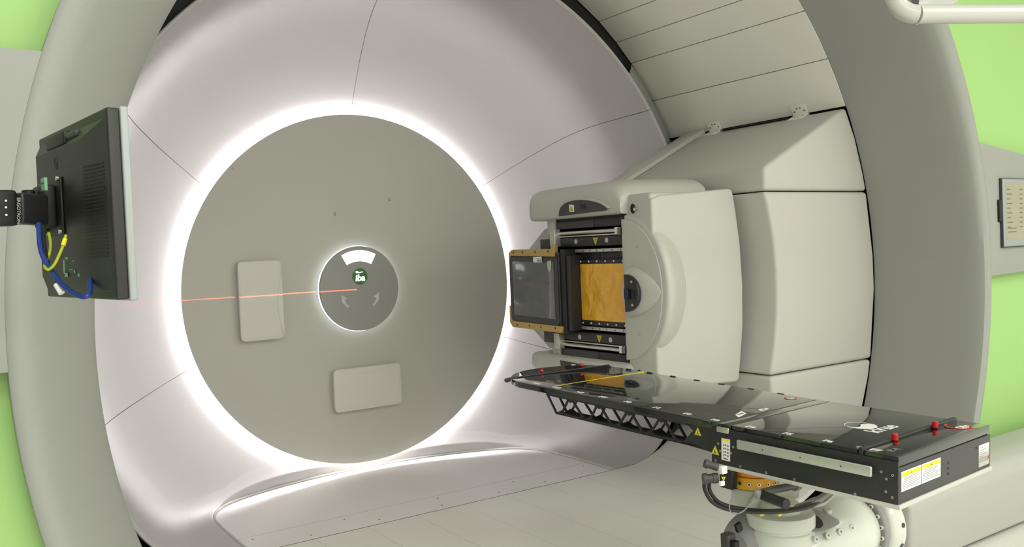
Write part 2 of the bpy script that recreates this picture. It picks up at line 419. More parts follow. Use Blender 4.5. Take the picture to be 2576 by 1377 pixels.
def apron():
    mb = MB(); i = mb.mi(BOWL); n = len(OUTP); rows = []
    for k, p in enumerate(OUTP):
        d = (OUTP[min(k + 1, n - 1)] - OUTP[max(k - 1, 0)]).normalized(); nr = V((-d.y, d.x, 0))
        if nr.dot(V((p.x, p.y + 1.0, 0))) < 0: nr = -nr
        if k in (0, n - 1): nr = V((1 if p.x > 0 else -1, 0, 0))
        out = [V((p.x, p.y, -1.275))]
        for dd, off in ((.0, -.008), (.002, -.002), (.006, .0015), (.02, .002), (.04, .002), (.07, .002), (.10, .002), (.13, .001), (.16, -.003)):
            if p.y > -.4: dd *= max(.3, 1 - (p.y + .4) * 3.5)
            q = p + nr * dd; y = max(-1.18, min(.1, q.y)); R_ = bowl_R(y)
            out.append(V((q.x, y, blend_z(q.x, y, -math.sqrt(max(0.0, R_ * R_ - q.x * q.x))) + off)))
        rows.append([mb.bm.verts.new(q) for q in out])
    for row in (rows[0], rows[-1]):
        low = [mb.bm.verts.new(v.co + V((0, -.006, -.004))) for v in row[1:]]; low2 = [mb.bm.verts.new(v.co + V((0, -.007, -.03))) for v in row[1:]]
        for j in range(len(low) - 1):
            mb.bm.faces.new((row[1 + j], row[2 + j], low[j + 1], low[j])).material_index = i; mb.bm.faces.new((low[j], low[j + 1], low2[j + 1], low2[j])).material_index = i
    for a, b in zip(rows, rows[1:]):
        for j in range(len(a) - 1): mb.bm.faces.new((a[j], b[j], b[j + 1], a[j + 1])).material_index = i
    return mb.build('platform_lip', sharp=50)
wparent(apron(), gy)
pl = MB(); pl.prism([(p.x, p.y) for p in OUTP] , (0, 0, -1.28), (1, 0, 0), (0, 1, 0), (0, 0, .026), PLATF)
pl.bounds((-1.2, -1.1835, -1.28), (1.2, -1.175, -1.2502), PLATF)
pl.bounds((-1.195, -.905, -1.2545), (1.195, -.902, -1.2538), RING)
for x in (-.85, -.45, -.05, .35, .7, 1.0): pl.cyl((x, -1.10, -1.255), (x, -1.10, -1.2532), .006, DARK2, seg=10)
for x in (-1.12, -.6, 0.0, .55, 1.12): pl.cyl((x, -.96, -1.255), (x, -.96, -1.2532), .005, DARK2, seg=10)
pl.tube([(p.x * .997, p.y - .004, -1.2475) for p in OUTP], .0085, PIPEM, seg=8, smooth=False)
o = pl.build('floor_platform'); tag(o, 'low white floor platform with rounded corners inside the bowl below the disc', 'platform')
# LED ring hidden behind the rim of the disc
lr = MB(); lr.lathe([(1.13 + .012 * math.cos(t * PI / 6), -.064 + .010 * math.sin(t * PI / 6)) for t in range(13)], (0, 0, 0), (0, -1, 0), LEDM, seg=120, u=(1, 0, 0))
wparent(lr.build('light_strip'), gy)
# back disc
dt = thing('bore_disc', 'big flat grey round disc at the centre of the glowing bowl', 'disc', (0, .03, 0))
mb = MB(); mb.lathe([(1e-4, .004), (1.196, .004), (1.2, .002), (1.2, -.004), (1.197, -.007), (1.15, -.007), (1e-4, -.007)], (0, 0, 0), (0, -1, 0), DISC, seg=160, u=(1, 0, 0)); wparent(mb.build('disc_plate'), dt)
for x, z in ((-.84, .82), (.24, .62), (-.17, .52)): mb = MB(); mb.cyl((x, .0, z), (x, -.0235, z), .011, DISC, seg=12); wparent(mb.build('plug'), dt)
# indicator disc
BC = V((-.040, -.045, .006)); BR = .290
bt = thing('indicator_badge', 'round grey backlit gantry indicator with green logo, in the middle of the big disc', 'indicator', BC)
mb = MB(); mb.lathe([(1e-4, .012), (BR - .004, .012), (BR, .008), (BR, -.004), (BR - .01, -.008), (1e-4, -.008)], BC, (0, -1, 0), BADGE, seg=96, u=(1, 0, 0)); wparent(mb.build('face_plate'), bt)
mb = MB(); mb.cyl(BC + V((0, .012, 0)), (BC.x, -.004, BC.z), .20, DARK2, seg=48); wparent(mb.build('mounting_hub'), bt)
mb = MB(); mb.lathe([(BR - .002 + .0055 * math.cos(t * PI / 6), .0055 * math.sin(t * PI / 6)) for t in range(13)], BC + V((0, .014, 0)), (0, -1, 0), LEDS, seg=80, u=(1, 0, 0)); wparent(mb.build('light_strip'), bt)
fy = -.0125
def sector(r0, r1, a0, a1, n=18):
    return [(r1 * math.sin(a0 + (a1 - a0) * k / n), r1 * math.cos(a0 + (a1 - a0) * k / n)) for k in range(n + 1)] + [(r0 * math.sin(a1 - (a1 - a0) * k / n), r0 * math.cos(a1 - (a1 - a0) * k / n)) for k in range(n + 1)]
mb = MB(); mb.prism(sector(.186, .262, -.50, .50), BC + V((0, fy, 0)), (1, 0, 0), (0, 0, 1), (0, -.001, 0), LITW); wparent(mb.build('lit_window'), bt)
lc = BC + V((.002, fy, .082)); mb = MB(); mb.cyl(lc, lc + V((0, -.001, 0)), .056, LOGOG, seg=40); lg = wparent(mb.build('logo'), bt)
mb = MB(); text(mb, 'iba', .062, lc + V((-.036, -.0014, -.030)), (1, 0, 0), (0, 0, 1), LITS, shear=.15, bold=.0022)
mb.tube([lc + V(k) for k in ((-.032, -.0014, .030), (-.022, -.0014, .036), (-.012, -.0014, .030), (-.026, -.0014, .026), (.0, -.0014, .027), (.022, -.0014, .031))], .0032, LITS, seg=6)
o = mb.build('logo_lettering'); o.parent = lg
for sg in (-1, 1):
    mb = MB(); c0 = BC + V((0, fy, 0))
    pts = [(.085, -.118), (.098, -.128), (.122, -.100), (.135, -.088), (.139, -.035), (.098, -.062), (.116, -.072), (.106, -.098)]
    mb.prism([(sg * x, z) for x, z in pts], c0, (1, 0, 0), (0, 0, 1), (0, -.0008, 0), ARROW); wparent(mb.build('arrow'), bt)
# two detector panels
def pad(name, x0, x1, z0, z1, label, edge):
    t = thing(name, label, 'imaging panel', ((x0 + x1) / 2, -.004, z0), 'imaging panel covers on the disc')
    t['group'] = 'imaging panel covers on the disc'
    mb = MB(); d = .075; s = .02; rings = []
    cx, cz = (x0 + x1) / 2, (z0 + z1) / 2; hx, hz = (x1 - x0) / 2, (z1 - z0) / 2
    def rr(hx_, hz_, y, r=.03):
        out = []
        for sx, sz, a0 in ((1, 1, 0), (-1, 1, 90), (-1, -1, 180), (1, -1, 270)):
            for k in range(6):
                a = math.radians(a0 + 90 * k / 5); out.append((cx + sx * (hx_ - r) + r * math.cos(a), y, cz + sz * (hz_ - r) + r * math.sin(a)))
        return out
    rings = [rr(hx - .012, hz - .012, -.0045), rr(hx - .004, hz - .004, -.045), rr(hx, hz, -.062), rr(hx - .002, hz - .002, -.070), rr(hx - .010, hz - .010, -d), rr(hx - .03, hz - .03, -d - .002, .02)]
    mb.loft(rings, PAD); o = mb.build('cover', sharp=40); wparent(o, t)
    # scooped grip along one edge
    mb = MB(); n = 16; pts = []
    if edge == 'right':
        for k in range(n + 1): tt = -1 + 2 * k / n; pts.append((hx - .004 - .035 * (1 - tt * tt), tt * (hz - .05) - .04))
    else:
        for k in range(n + 1): tt = -1 + 2 * k / n; pts.append((tt * (hx - .04), hz - .004 - .045 * (1 - tt * tt)))
    mb.prism(pts, (cx, -d - .0015, cz), (1, 0, 0), (0, 0, 1), (0, -.003, 0), PAD, bev=.001); wparent(mb.build('grip_scoop'), t)
    return t
pad('detector_panel', -.868, -.585, -.285, .225, 'upright white imaging panel cover left of the round indicator, crossed by the red laser', 'right')
pad('detector_panel', -.267, .232, -.82, -.53, 'wide white imaging panel cover below the round indicator', 'top')
# bore lining
ln = thing('bore_lining', 'faceted cream bore wall of long flat panels between bowl and grey surround', 'bore wall', (0, -1.6, 2.234))
def facet(th0, th1, r=2.236, y0=-2.435, y1=-.99):
    mb = MB(); g = math.radians(.07); a, b = math.radians(th0) + g, math.radians(th1) - g
    P = [(r * math.cos(a), r * math.sin(a)), (r * math.cos(b), r * math.sin(b))]
    Q = [((r + .02) * math.cos(b), (r + .02) * math.sin(b)), ((r + .02) * math.cos(a), (r + .02) * math.sin(a))]
    mb.prism(P + Q, (0, y0, 0), (1, 0, 0), (0, 0, 1), (0, y1 - y0, 0), LINER)
    wparent(mb.build('lining_panel'), ln)
angs = [26.0, 33.8, 41.9, 46.6, 51.6, 60.5]
while angs[-1] < 205: angs.append(angs[-1] + 8.5)
for a, b in zip(angs, angs[1:]): facet(a, b)
for a, b in ((-34, -26),): facet(a, b)
mb = MB(); mb.lathe([(2.262, 2.44), (2.262, .98), (1.99, .98)], (0, 0, 0), (0, -1, 0), BLACK, seg=96, u=(1, 0, 0)); wparent(mb.build('backing_shell'), ln)
mb = MB(); mb.lathe([(2.075, 1.03), (2.075, 1.10), (2.15, 1.06), (2.205, 1.02)], (0, 0, 0), (0, -1, 0), RING, seg=30, a0=math.radians(17), a1=math.radians(42), u=(1, 0, 0)); wparent(mb.build('gap_flange'), ln)
# hinges between lining and nozzle pillar
E0 = V((2.01, 0, .972)); wu = V((math.cos(math.radians(26)), 0, math.sin(math.radians(26))))
tdir = V((-math.sin(math.radians(30)), 0, math.cos(math.radians(30)))); sdir = V((-.68, 0, -.335)).normalized(); snrm = V((-.335, 0, .68)).normalized()
for hy in (-1.44, -2.13):
    t = thing('hinge', ('painted hinge with screw holes at the bowl end of the pillar seam' if hy > -2 else 'painted hinge with screw holes at the surround end of the pillar seam'), 'hinge', E0 + V((0, hy, 0)), 'hinges above the nozzle pillar')
    t['group'] = 'hinges above the nozzle pillar'
    nin = V((-math.cos(math.radians(30)), 0, -math.sin(math.radians(30))))
    for nm, dd, nn in (('upper_leaf', tdir, nin), ('lower_leaf', sdir, snrm)):
        mb = MB(); o0 = E0 + V((0, hy, 0)) + dd * .004
        if nm == 'lower_leaf': o0 = o0 + nn * .004
        mb.prism([(-.055, 0), (.055, 0), (.055, .07), (-.055, .07)], o0, (0, 1, 0), dd, nn * .006, LINER, bev=.001)
        for x, z in ((-.035, .03), (-.012, .05), (.012, .05), (.035, .03)):
            c = o0 + V((0, x, 0)) + dd * z + nn * .006; mb.cyl(c, c + nn * .001, .005, DARK2, seg=8)
        wparent(mb.build(nm), t)
    mb = MB(); mb.cyl(E0 + V((-.004, hy - .055, .0)), E0 + V((-.004, hy + .055, .0)), .008, COVER, seg=12); wparent(mb.build('pin'), t)
# =================================================================== NOZZLE PILLAR
pt = thing('nozzle_pillar', 'large cream pillar cover joining the nozzle to the bore wall', 'machine cover', (1.7, -1.8, -1.0))
def xf(z): return 1.262 + .078 * max(0.0, 1 - ((z + .015) / .50) ** 2)
def pillar(name, poly, y0=-2.447, y1=-1.205, bev=.022):
    mb = MB(); mb.prism(poly, (0, y0, 0), (1, 0, 0), (0, 0, 1), (0, y1 - y0, 0), WHITE, bev=bev, seg=4, ang=24); return wparent(mb.build(name, sharp=50), pt)
pillar('upper_cover', [(1.262, .487), (1.268, .615), (1.93, .940), (2.0, .972), (2.085, .80), (2.15, .6), (2.178, .487)])
zs = [-.513 + k * (.481 + .513) / 14 for k in range(15)]
pillar('middle_cover', [(xf(z), z) for z in zs] + [(2.178, .481), (2.228, .1), (2.23, -.1), (2.172, -.513)])
pillar('lower_cover', [(1.262, -.519), (2.17, -.519), (2.14, -.63), (2.04, -.88), (1.96, -.99), (1.268, -.66)])
mb = MB()
# raised edge strip along the back of the sloping top
ua = V((1.268, 0, .615)); ub = V((1.99, 0, .966)); sl = (ub - ua).normalized(); sn = V((-sl.z, 0, sl.x))
mb.prism([(-.02, 0), ((ub - ua).length, 0), ((ub - ua).length, .035), (-.02, .035)], V((ua.x, -1.36, ua.z)), sl, sn, (0, .165, 0), WHITE, bev=.003)
wparent(mb.build('edge_strip'), pt)
mb = MB(); mb.prism([(.03, 0), (.70, 0), (.70, .012), (.03, .012)], V((ua.x, -1.39, ua.z)), sl, sn, (0, .03, 0), RING, bev=.001); wparent(mb.build('channel'), pt)
mb = MB(); mb.bounds((1.955, -2.06, .964), (1.985, -1.52, .969), BLACK); wparent(mb.build('slot'), pt)
# =================================================================== NOZZLE
nz = thing('treatment_nozzle', 'pale beam nozzle with black recessed drawer and amber film window', 'beam nozzle', (.9, -1.8, -.54))
def npart(mb, name, sharp=35, label=None, parent=None):
    o = wparent(mb.build(name, sharp=sharp), nz)
    if label: o['label'] = label
    return o
# side cover facing the room
mb = MB()
edge = [(1.215, .500), (1.235, .40), (1.262, .2), (1.272, -.02), (1.262, -.25), (1.235, -.43), (1.215, -.545)]
mb.prism([(.605, -.50), (.605, .455)] + [(.66, .475), (1.19, .512)] + edge + [(1.19, -.556), (.66, -.53)], (0, -2.27, 0), (1, 0, 0), (0, 0, 1), (0, .205, 0), COVER, bev=.028, seg=4, ang=28)
npart(mb, 'side_cover', 50)
# bulged half-round front blending into the side cover
mb = MB(); rings = []
for x, ry, rz in ((.602, .292, .388), (.606, .302, .396), (.618, .311, .402), (.64, .312, .405), (.68, .295, .405), (.74, .262, .405), (.80, .225, .405), (.86, .19, .405)):
    rings.append([(x, -2.062 - max(0.0, ry * math.sin(PI * k / 28)), -.012 + rz * math.cos(PI * k / 28)) for k in range(29)])
mb.loft(rings, COVER); npart(mb, 'bulged_cover', 60)
mb = MB(); mb.prism([(-2.045 - .29 * math.sin(PI * k / 28) , -.012 + .375 * math.cos(PI * k / 28)) for k in range(29)], (.601, 0, 0), (0, 1, 0), (0, 0, 1), (-.008, 0, 0), COVER2, bev=.002)
npart(mb, 'front_plate')
for z in (.215, -.245):
    mb = MB(); mb.cyl((.593, -2.155, z), (.589, -2.155, z), .008, STEEL, seg=12); npart(mb, 'screw')
# nose scoop
mb = MB(); rings = []
for k in range(13):
    t = k / 12; y = -2.105 - .225 * t; w = .130 * (1 - t ** 1.9) ** .75 + .002; h = .060 * (1 - t ** 1.6) + .001
    rings.append([(.592 - h * max(0.0, math.sin(PI * j / 16)), y, -.02 + w * math.cos(PI * j / 16)) for j in range(17)])
mb.loft(rings, COVER); npart(mb, 'nose_scoop', 60)
# black half-round plate with cable holes, in the scoop mouth
mb = MB(); mb.prism([(-2.128 - .105 * math.sin(PI * k / 20), -.025 + .098 * math.cos(PI * k / 20)) for k in range(21)], (.524, 0, 0), (0, 1, 0), (0, 0, 1), (.022, 0, 0), DARK, bev=.001)
npart(mb, 'cable_plate')
mb = MB(); mb.bounds((.514, -2.175, -.055), (.5235, -2.135, .0), BLACK); mb.bounds((.520, -2.208, -.05), (.5235, -2.185, -.005), BLACK, bev=.001)
mb.tube([(.512, -2.148, -.052), (.510, -2.158, -.03), (.512, -2.153, -.004)], .003, BLUE); mb.tube([(.512, -2.160, -.052), (.511, -2.165, -.02), (.512, -2.161, -.004)], .003, BLUE)
npart(mb, 'cable_hole')
for z in (.035, -.085): mb = MB(); mb.cyl((.525, -2.188, z + .0), (.520, -2.188, z), .007, ALU, seg=10); npart(mb, 'plate_screw')
# hoods
def hood(top):
    mb = MB(); s = 1
    if top:
        zc = [(.60, .392), (.570, .394), (.558, .404), (.553, .43), (.553, .47), (.556, .50), (.563, .525), (.576, .546), (.598, .562), (.63, .575), (.70, .585), (.80, .592), (1.0, .598), (1.20, .60), (1.20, .392)]
    else:
        zc = [(.58, -.405), (.565, -.43), (.565, -.48), (.60, -.525), (.68, -.55), (1.20, -.56), (1.20, -.405)]
    if top:
        secs = [(-1.222, .93, .05), (-1.232, .97, .025), (-1.25, .995, .008), (-1.29, 1, 0), (-1.6, 1, 0), (-1.85, 1, 0), (-1.93, .975, 0), (-1.99, .92, 0), (-2.04, .82, 0), (-2.075, .68, 0), (-2.085, .55, 0)]
        mb.loft([[(x + dx * (1 if x < .7 else 0), y, .392 + (z - .392) * k) for x, z in zc] for y, k, dx in secs], COVER)
    else: mb.prism(zc, (0, -2.085, 0), (1, 0, 0), (0, 0, 1), (0, .90, 0), COVER, bev=.03, seg=4, ang=40)
    return npart(mb, 'hood', 50)
hood(True); hood(False)
mb = MB(); mb.bounds((.61, -2.258, .40), (1.18, -2.06, .492), COVER, bev=.02); npart(mb, 'corner_cover', 50)
mb = MB(); mb.bounds((.61, -2.258, -.53), (1.18, -2.06, -.42), COVER, bev=.02); npart(mb, 'corner_cover', 50)
moon = [(y - .072, z + .004) for y, z in [(-1.495, .402), (-1.497, .425), (-1.507, .445), (-1.525, .460), (-1.55, .472), (-1.59, .480), (-1.64, .484), (-1.70, .483), (-1.76, .476), (-1.82, .464), (-1.87, .449), (-1.905, .432), (-1.922, .419), (-1.92, .411)]]
mb = MB(); mb.prism([(y + (.016 if y > -1.7 else -.016), z + .010) for y, z in moon], (.556, 0, 0), (0, 1, 0), (0, 0, 1), (-.012, 0, 0), COVER, bev=.006, ang=50)
mb.prism(moon, (.5435, 0, 0), (0, 1, 0), (0, 0, 1), (-.002, 0, 0), DARK2); mb.bounds((.5405, -1.817, .435), (.5415, -1.765, .462), BLACK)
npart(mb, 'sensor_window', 50, 'dark half-moon sensor window')
mb = warn((.5408, -1.69, .443), (0, -1, -.1), (0, .0, 1), .036, base=PAPER); npart(mb, 'warning_sign')
mb = MB(); mb.prism([(-1.50, -.432), (-1.94, -.447), (-1.97, -.50), (-1.53, -.515), (-1.51, -.49)], (.563, 0, 0), (0, 1, 0), (0, 0, 1), (-.006, 0, 0), DARK2, bev=.002)
npart(mb, 'sensor_window', 50, 'dark sensor window')
mb = warn((.5565, -1.63, -.462), (0, -1, 0), (0, 0, 1), .03, flip=True, base=PAPER); npart(mb, 'warning_sign')
for z in (.415, -.46):
    mb = MB(); mb.ball((.603, -2.13, z), .022, BLACK, (.5, .75, 1.2)); npart(mb, 'camera_port')
    mb = MB(); mb.cyl((.600, -2.155, z - .005), (.590, -2.155, z - .005), .0085, STEEL, seg=12); npart(mb, 'screw')
# left side shell
mb = MB(); mb.bounds((.606, -1.44, -.41), (.9, -1.36, .40), COVER2, bev=.008); npart(mb, 'end_frame')
mb = MB(); mb.prism([(-1.37, .37), (-1.20, .345), (-1.00, .21), (-.90, .185), (-.86, -.02), (-.90, -.24), (-1.00, -.265), (-1.20, -.395), (-1.37, -.41)], (.70, 0, 0), (0, 1, 0), (0, 0, 1), (.30, 0, 0), COVER2, bev=.008)
npart(mb, 'tail_cover')
# black recess
mb = MB()
mb.bounds((.98, -2.07, -.42), (1.0, -1.43, .40), BLACK)
mb.bounds((.62, -2.07, .375), (1.0, -1.43, .395), BLACK); mb.bounds((.62, -2.07, -.42), (1.0, -1.43, -.405), BLACK)
mb.bounds((.62, -1.445, -.42), (1.0, -1.432, .40), BLACK); mb.bounds((.62, -2.075, -.42), (1.0, -2.062, .40), BLACK)
npart(mb, 'recess')
for s, zc in ((1, -.012), (-1, -.02)):
    Z = lambda z: zc + s * (z + .012)
    mb = MB(); mb.bounds((.606, -2.05, Z(.332)), (.64, -1.46, Z(.378)), DARK, bev=.003); mb.bounds((.602, -1.80, Z(.335)), (.606, -1.48, Z(.372)), DARK2, bev=.001); npart(mb, 'drawer_beam')
    mb = MB(); mb.cyl((.60, -1.475, Z(.308)), (.60, -2.0, Z(.308)), .011, STEEL); mb.cyl((.60, -1.475, Z(.288)), (.60, -1.99, Z(.288)), .005, STEEL); npart(mb, 'guide_rod')
    mb = MB(); mb.bounds((.588, -2.012, Z(.284)), (.612, -1.992, Z(.324)), PAPER, bev=.003); mb.bounds((.592, -2.05, Z(.28)), (.612, -2.018, Z(.322)), DARK2, bev=.002)
    for k in range(3): mb.tube([(.59, -2.02 - .008 * k, Z(.322)), (.585, -2.024 - .008 * k, Z(.30)), (.59, -2.02 - .009 * k, Z(.282))], .0022, GREYCAB, seg=6)
    npart(mb, 'end_block')
    mb = MB(); mb.bounds((.598, -2.058, Z(.228)), (.64, -1.485, Z(.281)), DARK, bev=.004)
    for y in (-1.645, -1.915): mb.cyl((.598, y, Z(.257)), (.5965, y, Z(.257)), .014, ALU, seg=20)
    for y in (-1.74, -2.035): mb.cyl((.598, y, Z(.262)), (.5972, y, Z(.262)), .007, BLACK, seg=12)
    npart(mb, 'cross_beam')
    mb = warn((.5975, -1.82, Z(.256)), (0, -1, 0), (0, 0, 1), .044, flip=(s > 0), base=None)
    if s < 0:
        mb.bm.free(); mb = warn((.5975, -1.82, Z(.256)), (0, -1, 0), (0, 0, 1), .044, flip=True)
    npart(mb, 'warning_sign')
    mb = MB(); mb.bounds((.603, -2.062, Z(.194)), (.622, -1.56, Z(.212)), ALU, bev=.002)
    for y in (-1.70, -1.76, -1.82, -1.88, -1.95, -2.02): mb.cyl((.603, y, Z(.203)), (.6022, y, Z(.203)), .0045, DARK2, seg=8)
    npart(mb, 'rack_rail')
    mb = MB(); mb.bounds((.63, -2.06, Z(.14)), (.65, -1.55, Z(.195)), DARK, bev=.003)
    for y in (-1.72, -1.80, -1.95): mb.bounds((.6285, y - .02, Z(.157)), (.6305, y + .018, Z(.185)), BLACK)
    if s < 0:
        for y in (-1.80, -1.95): mb.tube([(.627, y - .018, Z(.16)), (.624, y, Z(.168)), (.627, y + .016, Z(.162))], .003, BLUE, seg=6)
    npart(mb, 'slot_plate')
    for k in range(6): mb = MB(); mb.cyl((.612, -1.665 - .072 * k, (.142 if s > 0 else -.207)), (.6085, -1.665 - .072 * k, (.142 if s > 0 else -.207)), .005, PAPER, seg=8); npart(mb, 'film_screw')
mb = MB(); mb.bounds((.613, -2.06, -.22), (.66, -1.60, .152), DARK, bev=.003); npart(mb, 'film_frame')
def film():
    mb = MB(); i = mb.mi(AMBER); y0, y1, z0, z1 = -2.042, -1.632, -.190, .128; nx = 28; g = []
    for a in range(nx + 1):
        row = []
        for b in range(nx + 1):
            e = min(a, b, nx - a, nx - b) / 4; e = min(1, e); w = (math.sin(a * .9 + b * .35) * .5 + math.sin(b * .8 - a * .5 + 2) * .5 + random.uniform(-.5, .5)) * .0016 * e
            row.append(mb.bm.verts.new((.609 + w, y0 + (y1 - y0) * a / nx, z0 + (z1 - z0) * b / nx)))
        g.append(row)
    for a in range(nx):
        for b in range(nx): mb.bm.faces.new((g[a][b], g[a + 1][b], g[a + 1][b + 1], g[a][b + 1])).material_index = i
    return mb
npart(film(), 'film_window', 80, 'crinkled amber film window')
# sliding tray with smoky window
tr = thing('applicator_tray', 'bronze edged frame holding a smoky window, slid out to the left of the amber film', 'tray', (.52, -1.32, -.25))
X0 = .50
def tpart(mb, name, label=None):
    o = wparent(mb.build(name), tr)
    if label: o['label'] = label
    return o
mb = MB(); mb.bounds((X0 + .012, -1.585, -.232), (X0 + .05, -1.085, .20), DARK, bev=.004); tpart(mb, 'tray_frame')
mb = MB(); mb.prism([(-1.575, -.205), (-1.56, -.222), (-1.10, -.212), (-1.085, -.195), (-1.085, .178), (-1.575, .170)], (X0 + .012, 0, 0), (0, 1, 0), (0, 0, 1), (-.006, 0, 0), DARK2, bev=.002)
mb.prism([(-1.545, -.185), (-1.125, -.175), (-1.125, .155), (-1.545, .145)], (X0 + .0055, 0, 0), (0, 1, 0), (0, 0, 1), (-.003, 0, 0), SMOKE, bev=.001)
mb.prism([(-1.50, -.06), (-1.14, -.055), (-1.14, -.047), (-1.50, -.05)], (X0 + .0, 0, .08), (0, 1, 0), (0, 0, 1), (-.001, 0, 0), SMOKE)
tpart(mb, 'window', 'smoky translucent window')
mb = MB(); mb.prism([(-1.555, .176), (-1.555, .245), (-1.53, .245), (-1.525, .222), (-1.12, .226), (-1.085, .205), (-1.085, .155), (-1.092, .155), (-1.10, .19)], (X0 + .004, 0, 0), (0, 1, 0), (0, 0, 1), (.03, 0, 0), GOLD, bev=.002)
for y in (-1.50, -1.37, -1.24, -1.14): mb.cyl((X0 + .004, y, .207), (X0 + .003, y, .207), .007, DARK2, seg=10)
tpart(mb, 'bronze_rail')
mb = MB(); mb.prism([(-1.60, -.224), (-1.595, -.262), (-1.10, -.252), (-1.07, -.225), (-1.07, -.12), (-1.08, -.12), (-1.085, -.19), (-1.10, -.214)], (X0 + .004, 0, 0), (0, 1, 0), (0, 0, 1), (.03, 0, 0), GOLD, bev=.002)
for y in (-1.54, -1.40, -1.28, -1.15): mb.cyl((X0 + .004, y, -.236), (X0 + .003, y, -.236), .007, DARK2, seg=10)
tpart(mb, 'bronze_rail')
mb = MB(); mb.bounds((X0 + .02, -1.625, -.27), (.62, -1.59, .215), BLACK, bev=.004); mb.bounds((X0 + .03, -1.66, -.25), (.63, -1.63, .18), DARK, bev=.004); tpart(mb, 'side_post')
for z0, z1, zb in ((.232, .335, .262), (-.365, -.272, -.30)):
    mb = MB(); mb.bounds((.555, -1.50, z0), (.60, -1.45, z1), ALU, bev=.004); zz = z1 - .02 if z0 > 0 else z0 + .02
    mb.cyl((.555, -1.478, zz), (.552, -1.478, zz), .009, STEEL, seg=12); mb.bounds((.575, -1.45, zz - .012), (.61, -1.405, zz + .012), STEEL, bev=.003); mb.cyl((.595, -1.41, zz), (.575, -1.41, zz), .014, ALU, seg=14); tpart(mb, 'slide_bracket')
    mb = MB(); mb.bounds((.565, -1.445, (.19 if z0 > 0 else -.335)), (.60, -1.34, (.28 if z0 > 0 else -.255)), DARK2, bev=.003); tpart(mb, 'motor_block')
mb = MB(); mb.bounds((X0 - .0, -1.44, .145), (X0 - .0015, -1.355, .178), PAPER)
for k in range(9): mb.bounds((X0 - .0018, -1.436 + .005 * k, .15), (X0 - .0014, -1.4335 + .005 * k, .163), INK)
mb.bounds((X0 - .0018, -1.435, .168), (X0 - .0014, -1.38, .170), GREYINK)
tpart(mb, 'barcode_label')
mb = MB(); mb.prism([(-1.53, .155), (-1.495, .15), (-1.50, .10), (-1.515, .085), (-1.525, .10)], (X0 + .002, 0, 0), (0, 1, 0), (0, 0, 1), (-.006, 0, 0), ALU, bev=.001); tpart(mb, 'latch')
# =================================================================== COUCH
az, ti, ro = -0.10102, 0.02718, -0.01412
a_ = V((math.sin(az) * math.cos(ti), math.cos(az) * math.cos(ti), math.sin(ti))); b_ = V((math.cos(az), -math.sin(az), 0)); c_ = b_.cross(a_)
b2 = math.cos(ro) * b_ + math.sin(ro) * c_; c2 = -math.sin(ro) * b_ + math.cos(ro) * c_
KO = V((-.529, -4.311, -.318)); KM = Matrix.Identity(4)
for i in range(3): KM[i][0], KM[i][1], KM[i][2], KM[i][3] = b2[i], a_[i], c2[i], KO[i]
ct = thing('treatment_couch', 'glossy black carbon couch top with truss underside and white tray, on the robot arm', 'treatment couch', KM)
def cpart(mb, name, label=None, sharp=35):
    for v in mb.bm.verts:   # the cantilevered top rises slightly towards its tip
        if v.co.y > .5305: v.co.z += (v.co.y - .5305) * .014
    o = mb.build(name, ct, sharp)
    if label: o['label'] = label
    return o
tip = [(0, .532), (.53, .532), (.53, 1.42), (.528, 1.49), (.50, 1.535), (.455, 1.575), (.403, 1.603), (.33, 1.625), (.26, 1.632), (.19, 1.625), (.13, 1.602), (.08, 1.57), (.045, 1.535), (.02, 1.495), (.004, 1.44)]
mb = MB(); mb.prism(tip, (0, 0, -.022), (1, 0, 0), (0, 1, 0), (0, 0, .022), GLOSS, bev=.003, ang=40); cpart(mb, 'tabletop')
mb = MB(); mb.bounds((0, .488, -.02), (.53, .529, 0), GLOSS, bev=.001); cpart(mb, 'joint_bar')
mb = MB(); mb.bounds((0, .104, -.02), (.53, .485, 0), GLOSS, bev=.001); cpart(mb, 'tabletop_insert')
mb = MB(); mb.bounds((-.002, .089, -.02), (.536, .101, .006), DARK, bev=.002)
for x in (.015, .515): mb.cyl((x, .108, 0), (x, .108, .004), .008, STEEL, seg=12)
cpart(mb, 'cross_bar')
mb = MB(); mb.bounds((0, -.002, -.025), (.533, .086, 0), GLOSS, bev=.002); cpart(mb, 'end_cap')
mb = MB(); mb.bounds((.004, .001, -.117), (.528, .548, -.021), DARK, bev=.002); cpart(mb, 'base_box')
mb = MB(); mb.bounds((.0, -.004, -.117), (.531, .0, -.027), DARK2, bev=.001)
for z in (-.061, -.075, -.09): mb.cyl((.266, -.004, z), (.266, -.005, z), .004, BLACK, seg=10)
mb.cyl((.44, -.004, -.05), (.44, -.005, -.05), .004, BLACK, seg=10)
cpart(mb, 'end_plate')
mb = MB(); mb.bounds((-.007, -.004, -.1165), (.0, .551, -.012), DARK, bev=.001)
for y, z in ((.527, -.058), (.52, -.078), (.475, -.059), (.482, -.078), (.536, -.109), (.451, -.110), (.366, -.111), (.279, -.112), (.106, -.113), (.038, -.043), (.009, -.046), (.025, -.058), (.026, -.09), (.01, -.101)):
    mb.cyl((-.007, y, z), (-.0085, y, z), .0032, ALU, seg=10); mb.cyl((-.0085, y, z), (-.0088, y, z), .0014, BLACK, seg=8)
cpart(mb, 'side_plate')
mb = MB(); mb.bounds((-.006, -.008, -.129), (.536, .556, -.1175), WHITE, bev=.001); cpart(mb, 'tray', 'white tray under the black box')
mb = MB(); mb.bounds((-.030, .052, -.0565), (-.022, .449, -.0295), ALU, bev=.004)
for y in (.362, .247, .132):
    mb.cyl((-.030, y, -.043), (-.0308, y, -.043), .005, ALU, seg=14); mb.cyl((-.0308, y, -.043), (-.0312, y, -.043), .002, DARK, seg=8)
